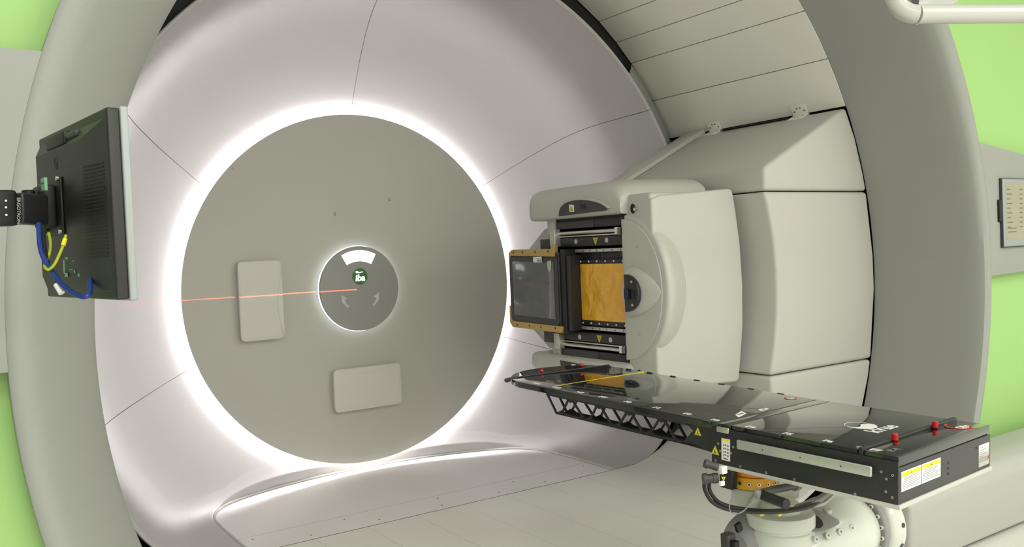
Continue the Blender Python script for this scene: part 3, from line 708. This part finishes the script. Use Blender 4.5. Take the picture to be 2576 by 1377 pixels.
for y in (.10, .25, .40): mb.cyl((-.022, y, -.043), (-.006, y, -.043), .006, DARK, seg=10)
cpart(mb, 'accessory_rail', 'brushed steel accessory rail')
mb = MB(); mb.bounds((-.014, .487, -.0235), (-.006, .530, -.0065), STEEL, bev=.0038); cpart(mb, 'release_plate')
for y in (.57, .455, .335, .217):
    mb = MB(); mb.bounds((-.010, y - .013, -.009), (.002, y + .013, .0015), DARK, bev=.002); cpart(mb, 'index_lug')
for y in (1.483, 1.371, 1.259, 1.142, 1.028, .916, .79, .67):
    mb = MB(); mb.bounds((.526, y - .013, -.009), (.536, y + .013, .001), DARK, bev=.002); cpart(mb, 'index_lug')
def truss(x0):
    mb = MB(); th = .006
    def bar(p, q, w):
        p, q = V(p), V(q); d = (q - p); L_ = d.length; d.normalize(); n = V((-d.y, d.x)) * w / 2
        mb.prism([(p.x + n.x, p.y + n.y), (q.x + n.x, q.y + n.y), (q.x - n.x, q.y - n.y), (p.x - n.x, p.y - n.y)], (x0, 0, 0), (0, 1, 0), (0, 0, 1), (th, 0, 0), DARK)
    bar((1.285, -.0245), (.64, -.0245), .006); bar((1.236, -.0835), (.62, -.0835), .007); bar((1.284, -.022), (1.234, -.085), .006)
    tops = [1.172, 1.034, .897, .76]; bots = [1.207, 1.066, .936, .80, .665]
    inv = [(1.268, 1.184, 1.212), (1.134, 1.047, 1.066), (1.002, .908, .936), (.863, .768, .798), (.738, .645, .672)]
    for k in range(4):
        lo, hi = bots[k], tops[k]
        bar((hi, -.026), (lo + .002, -.084), .006); bar((hi - .018, -.026), (bots[k + 1] + .028, -.084), .006)
        mb.prism([(hi + .014, -.026), (hi - .034, -.026), (hi - .010, -.037)], (x0, 0, 0), (0, 1, 0), (0, 0, 1), (th, 0, 0), DARK)
        mb.prism([(lo + .022, -.081), (lo - .022, -.081), (lo, -.070)], (x0, 0, 0), (0, 1, 0), (0, 0, 1), (th, 0, 0), DARK)
    mb.prism([(.652, -.022), (.552, -.022), (.552, -.092), (.672, -.086), (.628, -.040)], (x0, 0, 0), (0, 1, 0), (0, 0, 1), (th, 0, 0), DARK)
    if x0 < .03: mb.bounds((x0, .60, -.0875), (x0 + .05, 1.233, -.0845), DARK)
    return cpart(mb, 'truss_side')
truss(.004); truss(.052)
mb = MB(); mb.cyl((.02, 1.512, .002), (.54, 1.490, .002), .003, DARK, seg=8); mb.ball((.012, 1.513, -.004), .012, DARK, (1.2, .7, .7)); cpart(mb, 'tip_rod')
for x, y in ((.158, .098), (.383, .095)):
    mb = MB(); mb.cyl((x, y - .012, 0), (x, y - .012, .019), .0085, RED, seg=14, bev=.002); cpart(mb, 'knob', 'red knob')
for x, y in ((.423, 1.534), (.203, 1.533)):
    mb = MB(); mb.ball((x, y, .008), .008, RED); cpart(mb, 'knob', 'small red knob')
mb = MB(); mb.bounds((.03, 1.2845, .0), (.527, 1.2885, .0006), YEL); cpart(mb, 'index_line', 'thin yellow line')
U, Vv = (0, -1, 0), (1, 0, 0)
for s, y in (('F7', .083), ('F6', .213), ('F5', .333), ('F4', .452), ('F3', .575), ('F2', .683), ('F1', .805), ('F0', .93), ('H1', 1.043), ('H2', 1.157), ('H3', 1.273), ('H4', 1.385), ('H5', 1.497)):
    mb = MB(); text(mb, s, .028, (.016 if y < .6 else .022, y, .0004), U, Vv, PAPER, bold=.0006); cpart(mb, 'index_lettering')
mb = MB(); text(mb, 'kVue', .060, (.205, .158, .0004), (1, 0, 0), (0, 1, 0), PAPER, bold=.001); cpart(mb, 'lettering')
def yin(mb, cx, cy_, r):
    # rounded outline with one white half
    n = 40; ring = []
    mb.lathe([(r, 0), (r, .0006), (r * .96, .0006), (r * .96, 0)], (cx, cy_, .0003), (0, 0, 1), PAPER, seg=48)
    pts = [(r * math.cos(PI / 2 + PI * k / n), r * math.sin(PI / 2 + PI * k / n)) for k in range(n + 1)]
    pts += [(r / 2 * math.sin(PI * k / n) , -r / 2 - r / 2 * math.cos(PI * k / n)) for k in range(1, n)]
    pts += [(-r / 2 * math.sin(PI * k / n), r / 2 - r / 2 * math.cos(PI * k / n)) for k in range(1, n)]
    mb.prism(pts, (cx, cy_, .0004), (.72, .69, 0), (-.69, .72, 0), (0, 0, .0004), PAPER)
mb = MB(); yin(mb, .262, .237, .044); cpart(mb, 'logo')
mb = MB(); mb.lathe([(.036, 0), (.036, .0007), (.031, .0007), (.031, 0)], (.448, .048, .0003), (0, 0, 1), REDINK, seg=40, a0=-.2, a1=4.6)
text(mb, 'Qfix', .032, (.418, .026, .0006), (1, 0, 0), (0, 1, 0), PAPER, bold=.0008); cpart(mb, 'maker_logo')
mb = MB(); mb.lathe([(.02, 0), (.02, .0007), (.017, .0007), (.017, 0)], (.48, .60, .0003), (0, 0, 1), REDINK, seg=40, a0=-.2, a1=4.6)
text(mb, 'Qfix', .02, (.462, .590, .0006), (1, 0, 0), (0, 1, 0), PAPER); cpart(mb, 'maker_logo')
mb = MB(); text(mb, 'P-4', .030, (.038, .030, .0004), (1, 0, 0), (0, 1, 0), GREYINK, bold=.0006); cpart(mb, 'lettering')
mb = MB(); mb.prism([(.105, .537), (.128, .566), (.19, .588), (.172, .556)], (0, 0, .0003), (1, 0, 0), (0, 1, 0), (0, 0, .0005), PAPER)
mb.bounds((.135, .560, .0008), (.165, .566, .001), INK); cpart(mb, 'sticker', 'white sticker')
mb = MB(); mb.prism([(.235, .548), (.245, .565), (.287, .565), (.28, .548)], (0, 0, .0003), (1, 0, 0), (0, 1, 0), (0, 0, .0005), PAPER)
mb.bounds((.258, .554, .0008), (.272, .561, .001), INK); cpart(mb, 'sticker', 'white sticker')
# side stickers
mb = warn((-.0071, .538, -.081), (0, -1, 0), (0, 0, 1), .027); cpart(mb, 'warning_sign')
mb = warn((.0035, .609, -.040), (0, -1, 0), (0, 0, 1), .025); cpart(mb, 'warning_sign')
mb = MB(); mb.bounds((-.0078, .486, -.103), (-.007, .5155, -.0395), PAPER); mb.bounds((-.0081, .4875, -.047), (-.0078, .514, -.041), YEL2)
for z in (-.058, -.068, -.078, -.087):
    mb.cyl((-.0078, .501, z), (-.0082, .501, z), .0026, REDINK, seg=10); mb.bounds((-.0082, .491, z - .004), (-.0079, .4945, z + .001), INK); mb.bounds((-.0082, .5055, z - .003), (-.0079, .5085, z + .002), INK)
mb.bounds((-.0082, .4925, -.099), (-.0079, .508, -.0965), INK); mb.bounds((-.0082, .506, -.099), (-.0079, .508, -.093), INK)
cpart(mb, 'instruction_label')
for x0, x1 in ((.009, .112), (.116, .220)):
    mb = MB(); mb.bounds((x0, -.0048, -.088), (x1, -.004, -.0385), PAPER); mb.bounds((x0 + .003, -.0052, -.0515), (x1 - .003, -.0048, -.0415), YEL2)
    mb.prism([(-.003, 0), (.003, 0), (0, .005)], ((x0 + x1) / 2, -.0053, -.049), (1, 0, 0), (0, 0, 1), (0, -.0002, 0), INK)
    for k in range(7): mb.bounds((x0 + (.012 if k < 2 else .005), -.0051, -.0565 - .0042 * k), (x1 - (.012 if k < 2 else .006 + .007 * (k % 3)), -.0048, -.0555 - .0042 * k), GREYINK)
    cpart(mb, 'caution_label')
mb = MB(); mb.bounds((.455, -.0048, -.108), (.522, -.004, -.047), PAPER); mb.bounds((.455, -.0051, -.108), (.522, -.0048, -.095), ALU)
for k in range(6): mb.bounds((.462, -.0051, -.056 - .006 * k), (.485 + .02 * (k % 2), -.0048, -.055 - .006 * k), GREYINK)
mb.prism([(.522, -.093), (.522, -.082), (.508, -.093)], (0, -.0051, 0), (1, 0, 0), (0, 0, 1), (0, -.0002, 0), REDINK)
cpart(mb, 'rating_label')
# =================================================================== ROBOT ARM
LC = V((-.330, -3.690, -.459)); TD = 2.62
rb = thing('robot_arm', 'pale grey robot arm with orange coupling carrying the black couch', 'robot arm', (LC.x, LC.y, -1.25))
def rpart(mb, name, label=None, sharp=35):
    o = wparent(mb.build(name, sharp=sharp), rb)
    if label: o['label'] = label
    return o
def coupling(z0, z1, m, name):
    mb = MB(); mb.cyl((LC.x, LC.y, z0), (LC.x, LC.y, z1), .0745, m, seg=48, bev=.002)
    for k in range(16):
        a = 2 * PI * k / 16 + .1; d = V((math.cos(a), math.sin(a), 0)); c = V((LC.x, LC.y, (z0 + z1) / 2)) + d * .0735
        mb.cyl(c, c + d * .003, .0058, STEEL, seg=10); mb.cyl(c + d * .003, c + d * .0035, .0032, BLACK, seg=8)
    return rpart(mb, name, 'orange bolted coupling ring')
coupling(-.510, -.450, ORANGE, 'coupling_ring'); coupling(-.550, -.512, ORANGE2, 'coupling_ring')
mb = MB(); mb.cyl((LC.x, LC.y, -.622), (LC.x, LC.y, -.552), .074, ROBOT, seg=40, bev=.003); mb.box((LC.x + .085, LC.y + .01, -.575), (.15, .12, .08), ROBOT, bev=.012); rpart(mb, 'adapter', None, 50)
mb = MB(); mb.box(LC + V((-.098, .02, -.045)), (.024, .05, .085), DARK, bev=.002); rpart(mb, 'connector_box')
P = at(1819, 1183, 2.33); mb = MB(); mb.box(P, (.020, .014, .020), PAPER, bev=.002); mb.box(at(1816, 1217, 2.33), (.016, .008, .012), PAPER, bev=.001); rpart(mb, 'terminal')
for (x0, y0, x1, y1, r) in ((1772, 1166, 1806, 1176, .011), (1768, 1206, 1806, 1203, .014)):
    mb = MB(); p, q = at(x0, y0, 2.34), at(x1, y1, 2.34); d = (q - p) / 3
    mb.cyl(p, p + d * .9, r * 1.1, DARK2, seg=14, bev=.001); mb.cyl(p + d * .8, p + d * 2.1, r * .9, DARK2, seg=14, bev=.001); mb.cyl(p + d * 1.9, q, r, DARK2, seg=14, bev=.001)
    rpart(mb, 'cable_connector')
mb = warn(at(1820, 1205, 2.30), RT, UP, .012, flip=True); rpart(mb, 'warning_sign')
# crank handle
mb = MB(); mb.tube([at(2001, 1222, 2.52), at(1950, 1232, 2.42), at(1908, 1243, 2.34)], .011, DARK2, smooth=False, seg=16)
mb.ball(at(1906, 1243, 2.335), .0135, GREYCAB, seg=10); mb.cyl(at(2006, 1220, 2.54), at(1998, 1222, 2.515), .017, GREYCAB, seg=20, bev=.002); rpart(mb, 'crank')
mb = MB(); mb.cyl(at(1915, 1245, 2.34), at(1980, 1270, 2.25), .0135, RUBBER, seg=24, bev=.002); rpart(mb, 'crank_grip')
# wrist housing (turret)
T0 = at(1963, 1284, TD); tz = T0.z
mb = MB()
mb.lathe([(1e-3, .0), (.088, 0), (.098, -.004), (.101, -.012), (.101, -.040), (.094, -.046), (.094, -.05), (.098, -.055), (.101, -.075), (.099, -.090), (.094, -.105), (.093, -.13), (.098, -.18), (.106, -.25), (.112, -.38), (.11, tz * 0 - .52)], T0, (0, 0, 1), ROBOT, seg=64)
rpart(mb, 'wrist_housing', None, 30)
mb = MB(); mb.lathe([(1e-3, .028), (.050, .028), (.056, .022), (.062, 0.0)], T0 + V((0, 0, 0.0)), (0, 0, 1), ROBOT, seg=40); rpart(mb, 'wrist_cap')
mb = MB(); mb.cyl(T0 + V((-.02, .03, -.0)), (LC.x, LC.y, -.63), .055, ROBOT, seg=32); rpart(mb, 'wrist_shaft')
for px, py in ((1917, 1295), (1962, 1296)):
    mb = MB(); p = at(px, py, TD - .105); mb.box(p, (.014, .004, .007), YEL2); rpart(mb, 'yellow_mark')
# left shoulder shell of the wrist
LS = at(1885, 1372, TD + .03)
mb = MB(); rings = []
for k in range(9):
    x = -.062 + .012 * k * 1.2; rr_ = .088 * math.sqrt(max(.05, 1 - ((k - 8) / 9.0) ** 2)) + .012
    rings.append([LS + V((x, rr_ * math.cos(2 * PI * j / 40), rr_ * 1.02 * math.sin(2 * PI * j / 40))) for j in range(40)])
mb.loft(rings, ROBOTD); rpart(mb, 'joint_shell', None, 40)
mb = MB(); mb.box(at(1858, 1327, TD - .07), (.022, .012, .026), BLACK, bev=.002, rot=Matrix.Rotation(-.35, 3, 'Y')); rpart(mb, 'sensor')
mb = MB(); mb.box(at(1832, 1366, TD - .06), (.036, .03, .058), DARK2, bev=.004); mb.box(at(1849, 1378, TD - .08), (.02, .02, .04), BLACK, bev=.003); rpart(mb, 'bracket')
# forearm and elbow flange, axis along +X
FA = V((T0.x - .042, T0.y, -.722))
def ring_x(x, ry, rz, n=40, oy=0, oz=0): return [FA + V((x, oy + ry * math.cos(2 * PI * j / n), oz + rz * math.sin(2 * PI * j / n))) for j in range(n)]
mb = MB(); mb.loft([ring_x(.03, .10, .075), ring_x(.08, .112, .088), ring_x(.14, .118, .100), ring_x(.21, .122, .112), ring_x(.28, .124, .118), ring_x(.34, .120, .116), ring_x(.385, .108, .105), ring_x(.40, .098, .096)], ROBOT); rpart(mb, 'forearm', None, 50)
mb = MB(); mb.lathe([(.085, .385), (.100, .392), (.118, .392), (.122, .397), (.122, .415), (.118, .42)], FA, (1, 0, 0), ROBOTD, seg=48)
for k in range(20):
    a = 2 * PI * k / 20 + .12; c = FA + V((.392, .109 * math.cos(a), .109 * math.sin(a))); mb.cyl(c, c + V((-.006, 0, 0)), .0072, ROBOT, seg=10); mb.cyl(c + V((-.006, 0, 0)), c + V((-.0065, 0, 0)), .003, BLACK, seg=8)
rpart(mb, 'elbow_flange', 'grey elbow flange with bolts')
mb = MB(); mb.lathe([(.10, .415), (.118, .417), (.126, .422), (.132, .432), (.136, .455), (.136, .480), (.128, .49), (1e-3, .495)], FA, (1, 0, 0), ROBOT, seg=56)
for a in (2.0, 2.5, 3.0, 3.5, 4.2): c = FA + V((.465, .136 * math.cos(a), .136 * math.sin(a))); mb.cyl(c, c + V((0, .002 * math.cos(a), .002 * math.sin(a))), .008, DARK2, seg=10)
rpart(mb, 'elbow_housing')
# recess with cable hole on the forearm
def on_forearm(px, py, r):
    """point where a line of sight meets the forearm cylinder of radius r"""
    d = at(px, py, 1.0) - CAM; o = CAM - FA
    A_, B_, C_ = d.y ** 2 + d.z ** 2, 2 * (o.y * d.y + o.z * d.z), o.y ** 2 + o.z ** 2 - r * r
    D_ = B_ * B_ - 4 * A_ * C_
    t = (-B_ - math.sqrt(max(0, D_))) / (2 * A_); return CAM + d * t
def skin_patch(pts, r, m, name, label=None):
    mb = MB(); n = [on_forearm(x, y, r) for x, y in pts]; c = on_forearm(sum(p[0] for p in pts) / len(pts), sum(p[1] for p in pts) / len(pts), r + .0015)
    vs = [mb.bm.verts.new(q) for q in n]; cc = mb.bm.verts.new(c); i = mb.mi(m)
    for k in range(len(vs)): mb.bm.faces.new((vs[k], vs[(k + 1) % len(vs)], cc)).material_index = i
    r_ = bmesh.ops.solidify(mb.bm, geom=mb.bm.faces[:], thickness=.006)
    return rpart(mb, name, label)
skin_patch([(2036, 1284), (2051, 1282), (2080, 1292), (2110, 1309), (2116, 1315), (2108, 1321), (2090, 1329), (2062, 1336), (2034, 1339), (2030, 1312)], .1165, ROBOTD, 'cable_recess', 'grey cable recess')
hp = on_forearm(2050, 1313, .118); hn = (hp - V((hp.x, FA.y, FA.z))).normalized()
mb = MB(); mb.cyl(hp + hn * .0, hp + hn * .0045, .024, BLACK, seg=28); rpart(mb, 'cable_port')
for px, py in ((2053, 1358), (2083, 1348), (2114, 1339), (2143, 1329)):
    q = on_forearm(px, py, .120); nn = (q - V((q.x, FA.y, FA.z))).normalized(); mb = MB()
    mb.cyl(q - nn * .004, q + nn * .003, .011, ROBOT, seg=16, bev=.002); mb.cyl(q + nn * .003, q + nn * .0035, .004, GREYCAB, seg=8)
    rpart(mb, 'forearm_bolt')

mb = MB(); q = V((FA.x + .20, FA.y - .05, FA.z + .104)); mb.cyl(q - V((0, 0, .01)), q + V((0, -.002, .003)), .013, ROBOT, seg=16, bev=.002); rpart(mb, 'forearm_bolt')
# cables
def cable(name, pts, r, m, label, group=None):
    mb = MB(); mb.tube(pts, r, m, seg=10, n=6); o = mb.build(name); tag(o, label, 'cable', group); return o
cable('power_cable', [at(1772, 1213, 2.36), at(1773, 1232, 2.36), at(1790, 1262, 2.36), at(1826, 1281, 2.37), at(1880, 1288, 2.38), at(1945, 1290, 2.40), at(2010, 1283, 2.46), at(2050, 1270, 2.54), at(2075, 1250, 2.62), at(2100, 1232, 2.66)], .0055, RUBBER, 'black cable looping under the orange coupling, outer one of the pair', None)
cable('power_cable', [at(1784, 1213, 2.365), at(1786, 1236, 2.365), at(1804, 1261, 2.37), at(1836, 1275, 2.375), at(1885, 1283, 2.39), at(1945, 1286, 2.41), at(2005, 1279, 2.47), at(2045, 1265, 2.55), at(2066, 1248, 2.63), at(2090, 1232, 2.67)], .0055, RUBBER, 'black cable looping under the orange coupling, inner one of the pair', None)
cable('thin_wire', [at(1845, 1249, 2.30), at(1838, 1262, 2.30), at(1835, 1282, 2.30), at(1846, 1294, 2.30), at(1866, 1289, 2.30), at(1885, 1272, 2.31), at(1900, 1255, 2.32)], .0016, GREYCAB, 'thin grey wire loop hanging from the robot wrist below the coupling')
cable('grey_hose', [at(2005, 1278, 2.50), at(2050, 1262, 2.56), at(2085, 1240, 2.62), at(2095, 1226, 2.66)], .010, GREYCAB, 'grey hose bundle rising behind the wrist under the couch')
cable('cream_hose', [at(2040, 1274, 2.60), at(2070, 1268, 2.62), at(2092, 1250, 2.66), at(2110, 1232, 2.70)], .006, PIPEM, 'cream hose bending up under the couch beside the grey hoses')
# =================================================================== ROBOT BASE COVER
bs = thing('base_cover', 'long cream box cover on the floor behind the couch end, before the green wall', 'machine cover', (1.8, -3.25, -1.25))
mb = MB()
sec = [(-3.395, -1.235), (-3.402, -.96), (-3.37, -.905), (-3.30, -.875), (-3.16, -.865), (-3.11, -.90), (-3.11, -1.235)]
mb.prism(sec, (.985, 0, 0), (0, 1, 0), (0, 0, 1), (2.6, 0, 0), BASEC, bev=.022, seg=4, ang=15); wparent(mb.build('cover', sharp=60), bs)
mb = MB(); mb.bounds((1.03, -3.36, -1.25), (3.56, -3.13, -1.233), BLACK); wparent(mb.build('shadow_strip'), bs)  # black strip: the shadow line under the cover, put into colour
# =================================================================== MONITOR
NB = V((-2.194, -3.905, .168)); ex = V((-.135, .991, 0)).normalized(); ez = V((0, 0, 1)); ey = ez.cross(ex)
MM = Matrix.Identity(4)
for i in range(3): MM[i][0], MM[i][1], MM[i][2], MM[i][3] = ex[i], ey[i], ez[i], NB[i]
mo = thing('computer_monitor', 'black flat monitor with silver bezel seen from behind, on the left', 'monitor', MM)
def mpart(mb, name, label=None, sharp=35):
    o = mb.build(name, mo, sharp)
    if label: o['label'] = label
    return o
# local: x from near to far edge, y toward the viewer (back of the monitor), z up
mb = MB(); mb.bounds((0, -.022, 0), (.458, 0, .335), PLAS, bev=.004); mpart(mb, 'rear_shell')
mb = MB(); mb.bounds((-.002, -.036, -.003), (.461, -.0225, .338), BEZ, bev=.003); mpart(mb, 'bezel', 'silver front bezel')
mb = MB(); mb.bounds((.015, -.0375, .018), (.444, -.0365, .320), BLACK); mpart(mb, 'screen')
mb = MB()
r0 = [(.014, 0, .014), (.45, 0, .014), (.45, 0, .318), (.014, 0, .318)]; r1 = [(.135, .014, .062), (.43, .014, .045), (.43, .014, .294), (.118, .014, .291)]
mb.loft([r0, [(x * .92 + X * .08, y * .92 + Y * .08, z * .92 + Z * .08) for (x, y, z), (X, Y, Z) in zip(r0, r1)], r1], PLAS); mpart(mb, 'rear_bulge', None, 20)
mb = MB()
for k in range(26):
    z = .075 + .0066 * k; mb.prism([(.026, .0019), (.108, .0128), (.108, .0138), (.026, .0029)], (0, 0, z), (1, 0, 0), (0, 1, 0), (0, 0, .0026), BLACK)
mpart(mb, 'vent_slats')
mb = MB(); mb.bounds((.215, .0, .297), (.345, .0148, .321), BLACK, bev=.003); mpart(mb, 'handle_recess')
mb = MB(); mb.bounds((.150, .0, .303), (.209, .0125, .316), DARK2, bev=.005); mpart(mb, 'handle_grip')
def emblem(mb):
    c = V((.279, .0142, .266)); mb.lathe([(.013, 0), (.013, .0006), (.011, .0006), (.011, 0)], c, (0, 1, 0), DARK2, seg=28)
    text(mb, 'hp', .018, c + V((.008, .0004, -.005)), (-1, 0, 0), (0, 0, 1), DARK2, shear=.25)
mb = MB(); emblem(mb); mpart(mb, 'maker_emblem')
mb = MB(); mb.bounds((.238, .0140, .125), (.365, .020, .236), BLACK, bev=.003); mb.bounds((.265, .020, .14), (.335, .046, .222), BLACK, bev=.005); mb.bounds((.340, .020, .135), (.350, .034, .23), DARK2, bev=.002)
for x in (.246, .352):
    for z in (.233, .13): mb.cyl((x, .020, z), (x, .024, z), .005, STEEL, seg=12)
mpart(mb, 'mount_plate')
mb = MB(); mb.bounds((.232, .042, .208), (.260, .0475, .233), TAGG, bev=.001); mb.bounds((.236, .0475, .221), (.256, .0478, .224), DARK2); mpart(mb, 'sticker', 'green sticker')
mb = MB()
for x, z, w, h in ((.31, .062, .010, .026), (.298, .046, .018, .008), (.29, .078, .014, .004), (.245, .072, .010, .002), (.24, .052, .008, .006), (.215, .045, .008, .006), (.262, .056, .02, .002)):
    mb.bounds((x - .048 - w / 2, .0141, z - h / 2), (x - .048 + w / 2, .0146, z + h / 2), TAGG)
mpart(mb, 'port_labels')
# wall arm of the monitor
ar = thing('monitor_arm', 'black swivel arm holding the monitor from the left edge', 'monitor arm', MM)
def apart_(mb, name): return mb.build(name, ar)
mb = MB(); mb.cyl((.302, .060, .148), (.302, .060, .214), .012, BLACK, seg=20, bev=.002); mb.box((.302, .085, .181), (.04, .04, .05), BLACK, bev=.006); apart_(mb, 'pivot')
A0 = MM.inverted() @ at(108, 530, 1.66); A1 = MM.inverted() @ at(38, 524, 1.60); A2 = MM.inverted() @ at(-40, 525, 1.56)
def beam(mb, p, q, h, t, m, bev):
    d = (q - p); L_ = d.length; d.normalize(); v = V((0, 0, 1)); v = (v - d * v.dot(d)).normalized(); n = d.cross(v)
    R_ = Matrix((d, n, v)).transposed(); mb.box((p + q) / 2, (L_, t, h), m, bev, R_); return n
mb = MB(); n1 = beam(mb, A0, A1, .058, .034, DARK, .006); apart_(mb, 'forward_link')
mb = MB(); n2 = beam(mb, A1 + (A0 - A1) * .0, A2, .066, .04, BLACK, .008); apart_(mb, 'rear_link')
mb = MB(); Mi = MM.inverted().to_3x3(); o0 = MM.inverted() @ at(43, 497, 1.575); uu = (Mi @ (-UP)).normalized(); vv = (Mi @ RT).normalized()
text(mb, 'ERGOTRON', .0088, o0, uu, vv, ALU, bold=.0002); apart_(mb, 'lettering')
mb = MB()
for px, py in ((15, 505), (15, 522), (16, 541)): p = MM.inverted() @ at(px, py, 1.553); q = MM.inverted() @ at(px, py, 1.549); mb.cyl(p, q, .002, STEEL, seg=8)
apart_(mb, 'screws')
ML = lambda x, y, z: MM @ V((x, y, z))
cable('blue_cable', [at(97, 560, 1.60), at(101, 620, 1.60), at(113, 655, 1.60), at(138, 694, 1.59), at(158, 718, 1.58), at(190, 741, 1.56), at(214, 747, 1.55), at(227, 734, 1.56), at(227, 704, 1.58)], .0046, BLUE, 'blue video cable hanging in a loop behind the monitor')
cable('black_cable', [at(110, 566, 1.62), at(112, 620, 1.62), at(122, 668, 1.62), at(140, 700, 1.61), at(150, 728, 1.60)], .0036, RUBBER, 'black cable hanging behind the monitor left of the yellow wire')
cable('earth_wire', [at(122, 585, 1.63), at(127, 612, 1.63), at(124, 640, 1.63), at(114, 662, 1.61), at(114, 674, 1.59), at(124, 678, 1.585), at(138, 664, 1.585), at(153, 633, 1.59), at(161, 611, 1.595), at(166, 592, 1.60)], .0028, LIME, 'yellow green earth wire curving below the monitor mount')
mb = MB(); mb.cyl(at(159, 618, 1.592), at(164, 601, 1.597), .0042, YEL2, seg=12); o = mb.build('wire_lug'); tag(o, 'yellow sleeve on the end of the earth wire behind the monitor', 'connector')
mb = MB(); mb.cyl(at(142, 716, 1.59), at(155, 738, 1.585), .0058, PAPER, seg=12); o = mb.build('cable_tag'); tag(o, 'white tag wrapped around the black cable below the monitor', 'cable tag')
# =================================================================== WALL TABLET
sw = thing('wall_display', 'white framed wall display with a table of values on the right grey band', 'display', (2.75, -3.09, .13))
def spart(mb, name): return wparent(mb.build(name), sw)
yy = -3.09
mb = MB(); mb.bounds((2.422, yy - .018, .128), (3.05, yy, .502), BEZ, bev=.004); spart(mb, 'frame')
mb = MB(); mb.bounds((2.417, yy - .0165, .123), (3.05, yy + .0, .5045), DARK2, bev=.002); spart(mb, 'dark_rim')  # dark plate showing as a thin rim round the frame
mb = MB(); mb.bounds((2.452, yy - .0188, .165), (3.02, yy - .018, .474), SCRE)
spart(mb, 'screen')
mb = MB()
for r_ in range(9):
    z = .440 - .026 * r_
    mb.bounds((2.462, yy - .0192, z), (2.50 + .02 * (r_ % 2), yy - .0188, z + .006), SCTX)
    for c_i in range(5): mb.bounds((2.60 + .085 * c_i, yy - .0192, z), (2.632 + .085 * c_i, yy - .0188, z + .006), SCTX)
for x, z, w, h in ((2.675, .41, .06, .016), (2.675, .345, .07, .03), (2.86, .41, .10, .016), (2.62, .225, .09, .014), (2.76, .305, .05, .014)): mb.bounds((x, yy - .0190, z), (x + w, yy - .0188, z + h), SCYE)
for z in (.225, .205): mb.bounds((2.462, yy - .0192, z), (2.56, yy - .0188, z + .006), SCTX)
spart(mb, 'screen_table')
mb = MB(); mb.bounds((2.392, yy - .016, .265), (2.42, yy - .0, .388), BLACK, bev=.006); spart(mb, 'side_grip')
# =================================================================== OVERHEAD PIPE AND FIXTURE
pc = [at(2243, -160, 2.40), at(2243, -60, 2.40)]
elbow = []
c_px, c_py, rad = 2306, -26, 62
for k in range(9):
    a = PI + (-PI / 2) * k / 8; elbow.append(at(c_px + rad * math.cos(a), c_py + rad * math.sin(a), 2.40))
pts = [at(2244, -200, 2.40)] + elbow + [at(2450, 35.5, 2.45), at(2620, 34.5, 2.50), at(2900, 32, 2.58)]
pp = thing('overhead_pipe', 'white support pipe bending up near the ceiling at the top right', 'pipe', at(2306, 36, 2.40))
mb = MB(); mb.tube(pts[:10], .0262, PIPEM, seg=28, smooth=False); wparent(mb.build('elbow'), pp)
mb = MB(); mb.tube(pts[9:], .0262, PIPEM, seg=28, smooth=False); wparent(mb.build('horizontal_tube'), pp)
mb = MB(); d = (pts[10] - pts[9]).normalized(); mb.cyl(pts[9] - d * .001, pts[9] + d * .0015, .0263, PIPEM, seg=28); wparent(mb.build('coupling'), pp)
fx = thing('ceiling_camera', 'white angular ceiling unit with dark side, behind the overhead pipe', 'ceiling unit', at(2330, 10, 2.9))
q = [at(2303, 64, 2.9), at(2316, -40, 2.9), at(2400, -60, 2.95), at(2392, 14, 2.95), at(2330, 52, 2.92)]
mb = MB(); mb.prism([(0, 0)] + [((k - q[0]).dot(RT), (k - q[0]).dot(UP)) for k in q[1:]], q[0], RT, UP, (q[0] - CAM).normalized() * .09, PIPEM, bev=.003); wparent(mb.build('housing'), fx)
q2 = [at(2303, 66, 2.890), at(2284, -40, 2.89), at(2316, -40, 2.89)]
mb = MB(); mb.prism([(0, 0)] + [((k - q2[0]).dot(RT), (k - q2[0]).dot(UP)) for k in q2[1:]], q2[0] - FW * .003, RT, UP, (q2[0] - CAM).normalized() * .09, DARK); wparent(mb.build('dark_side'), fx)
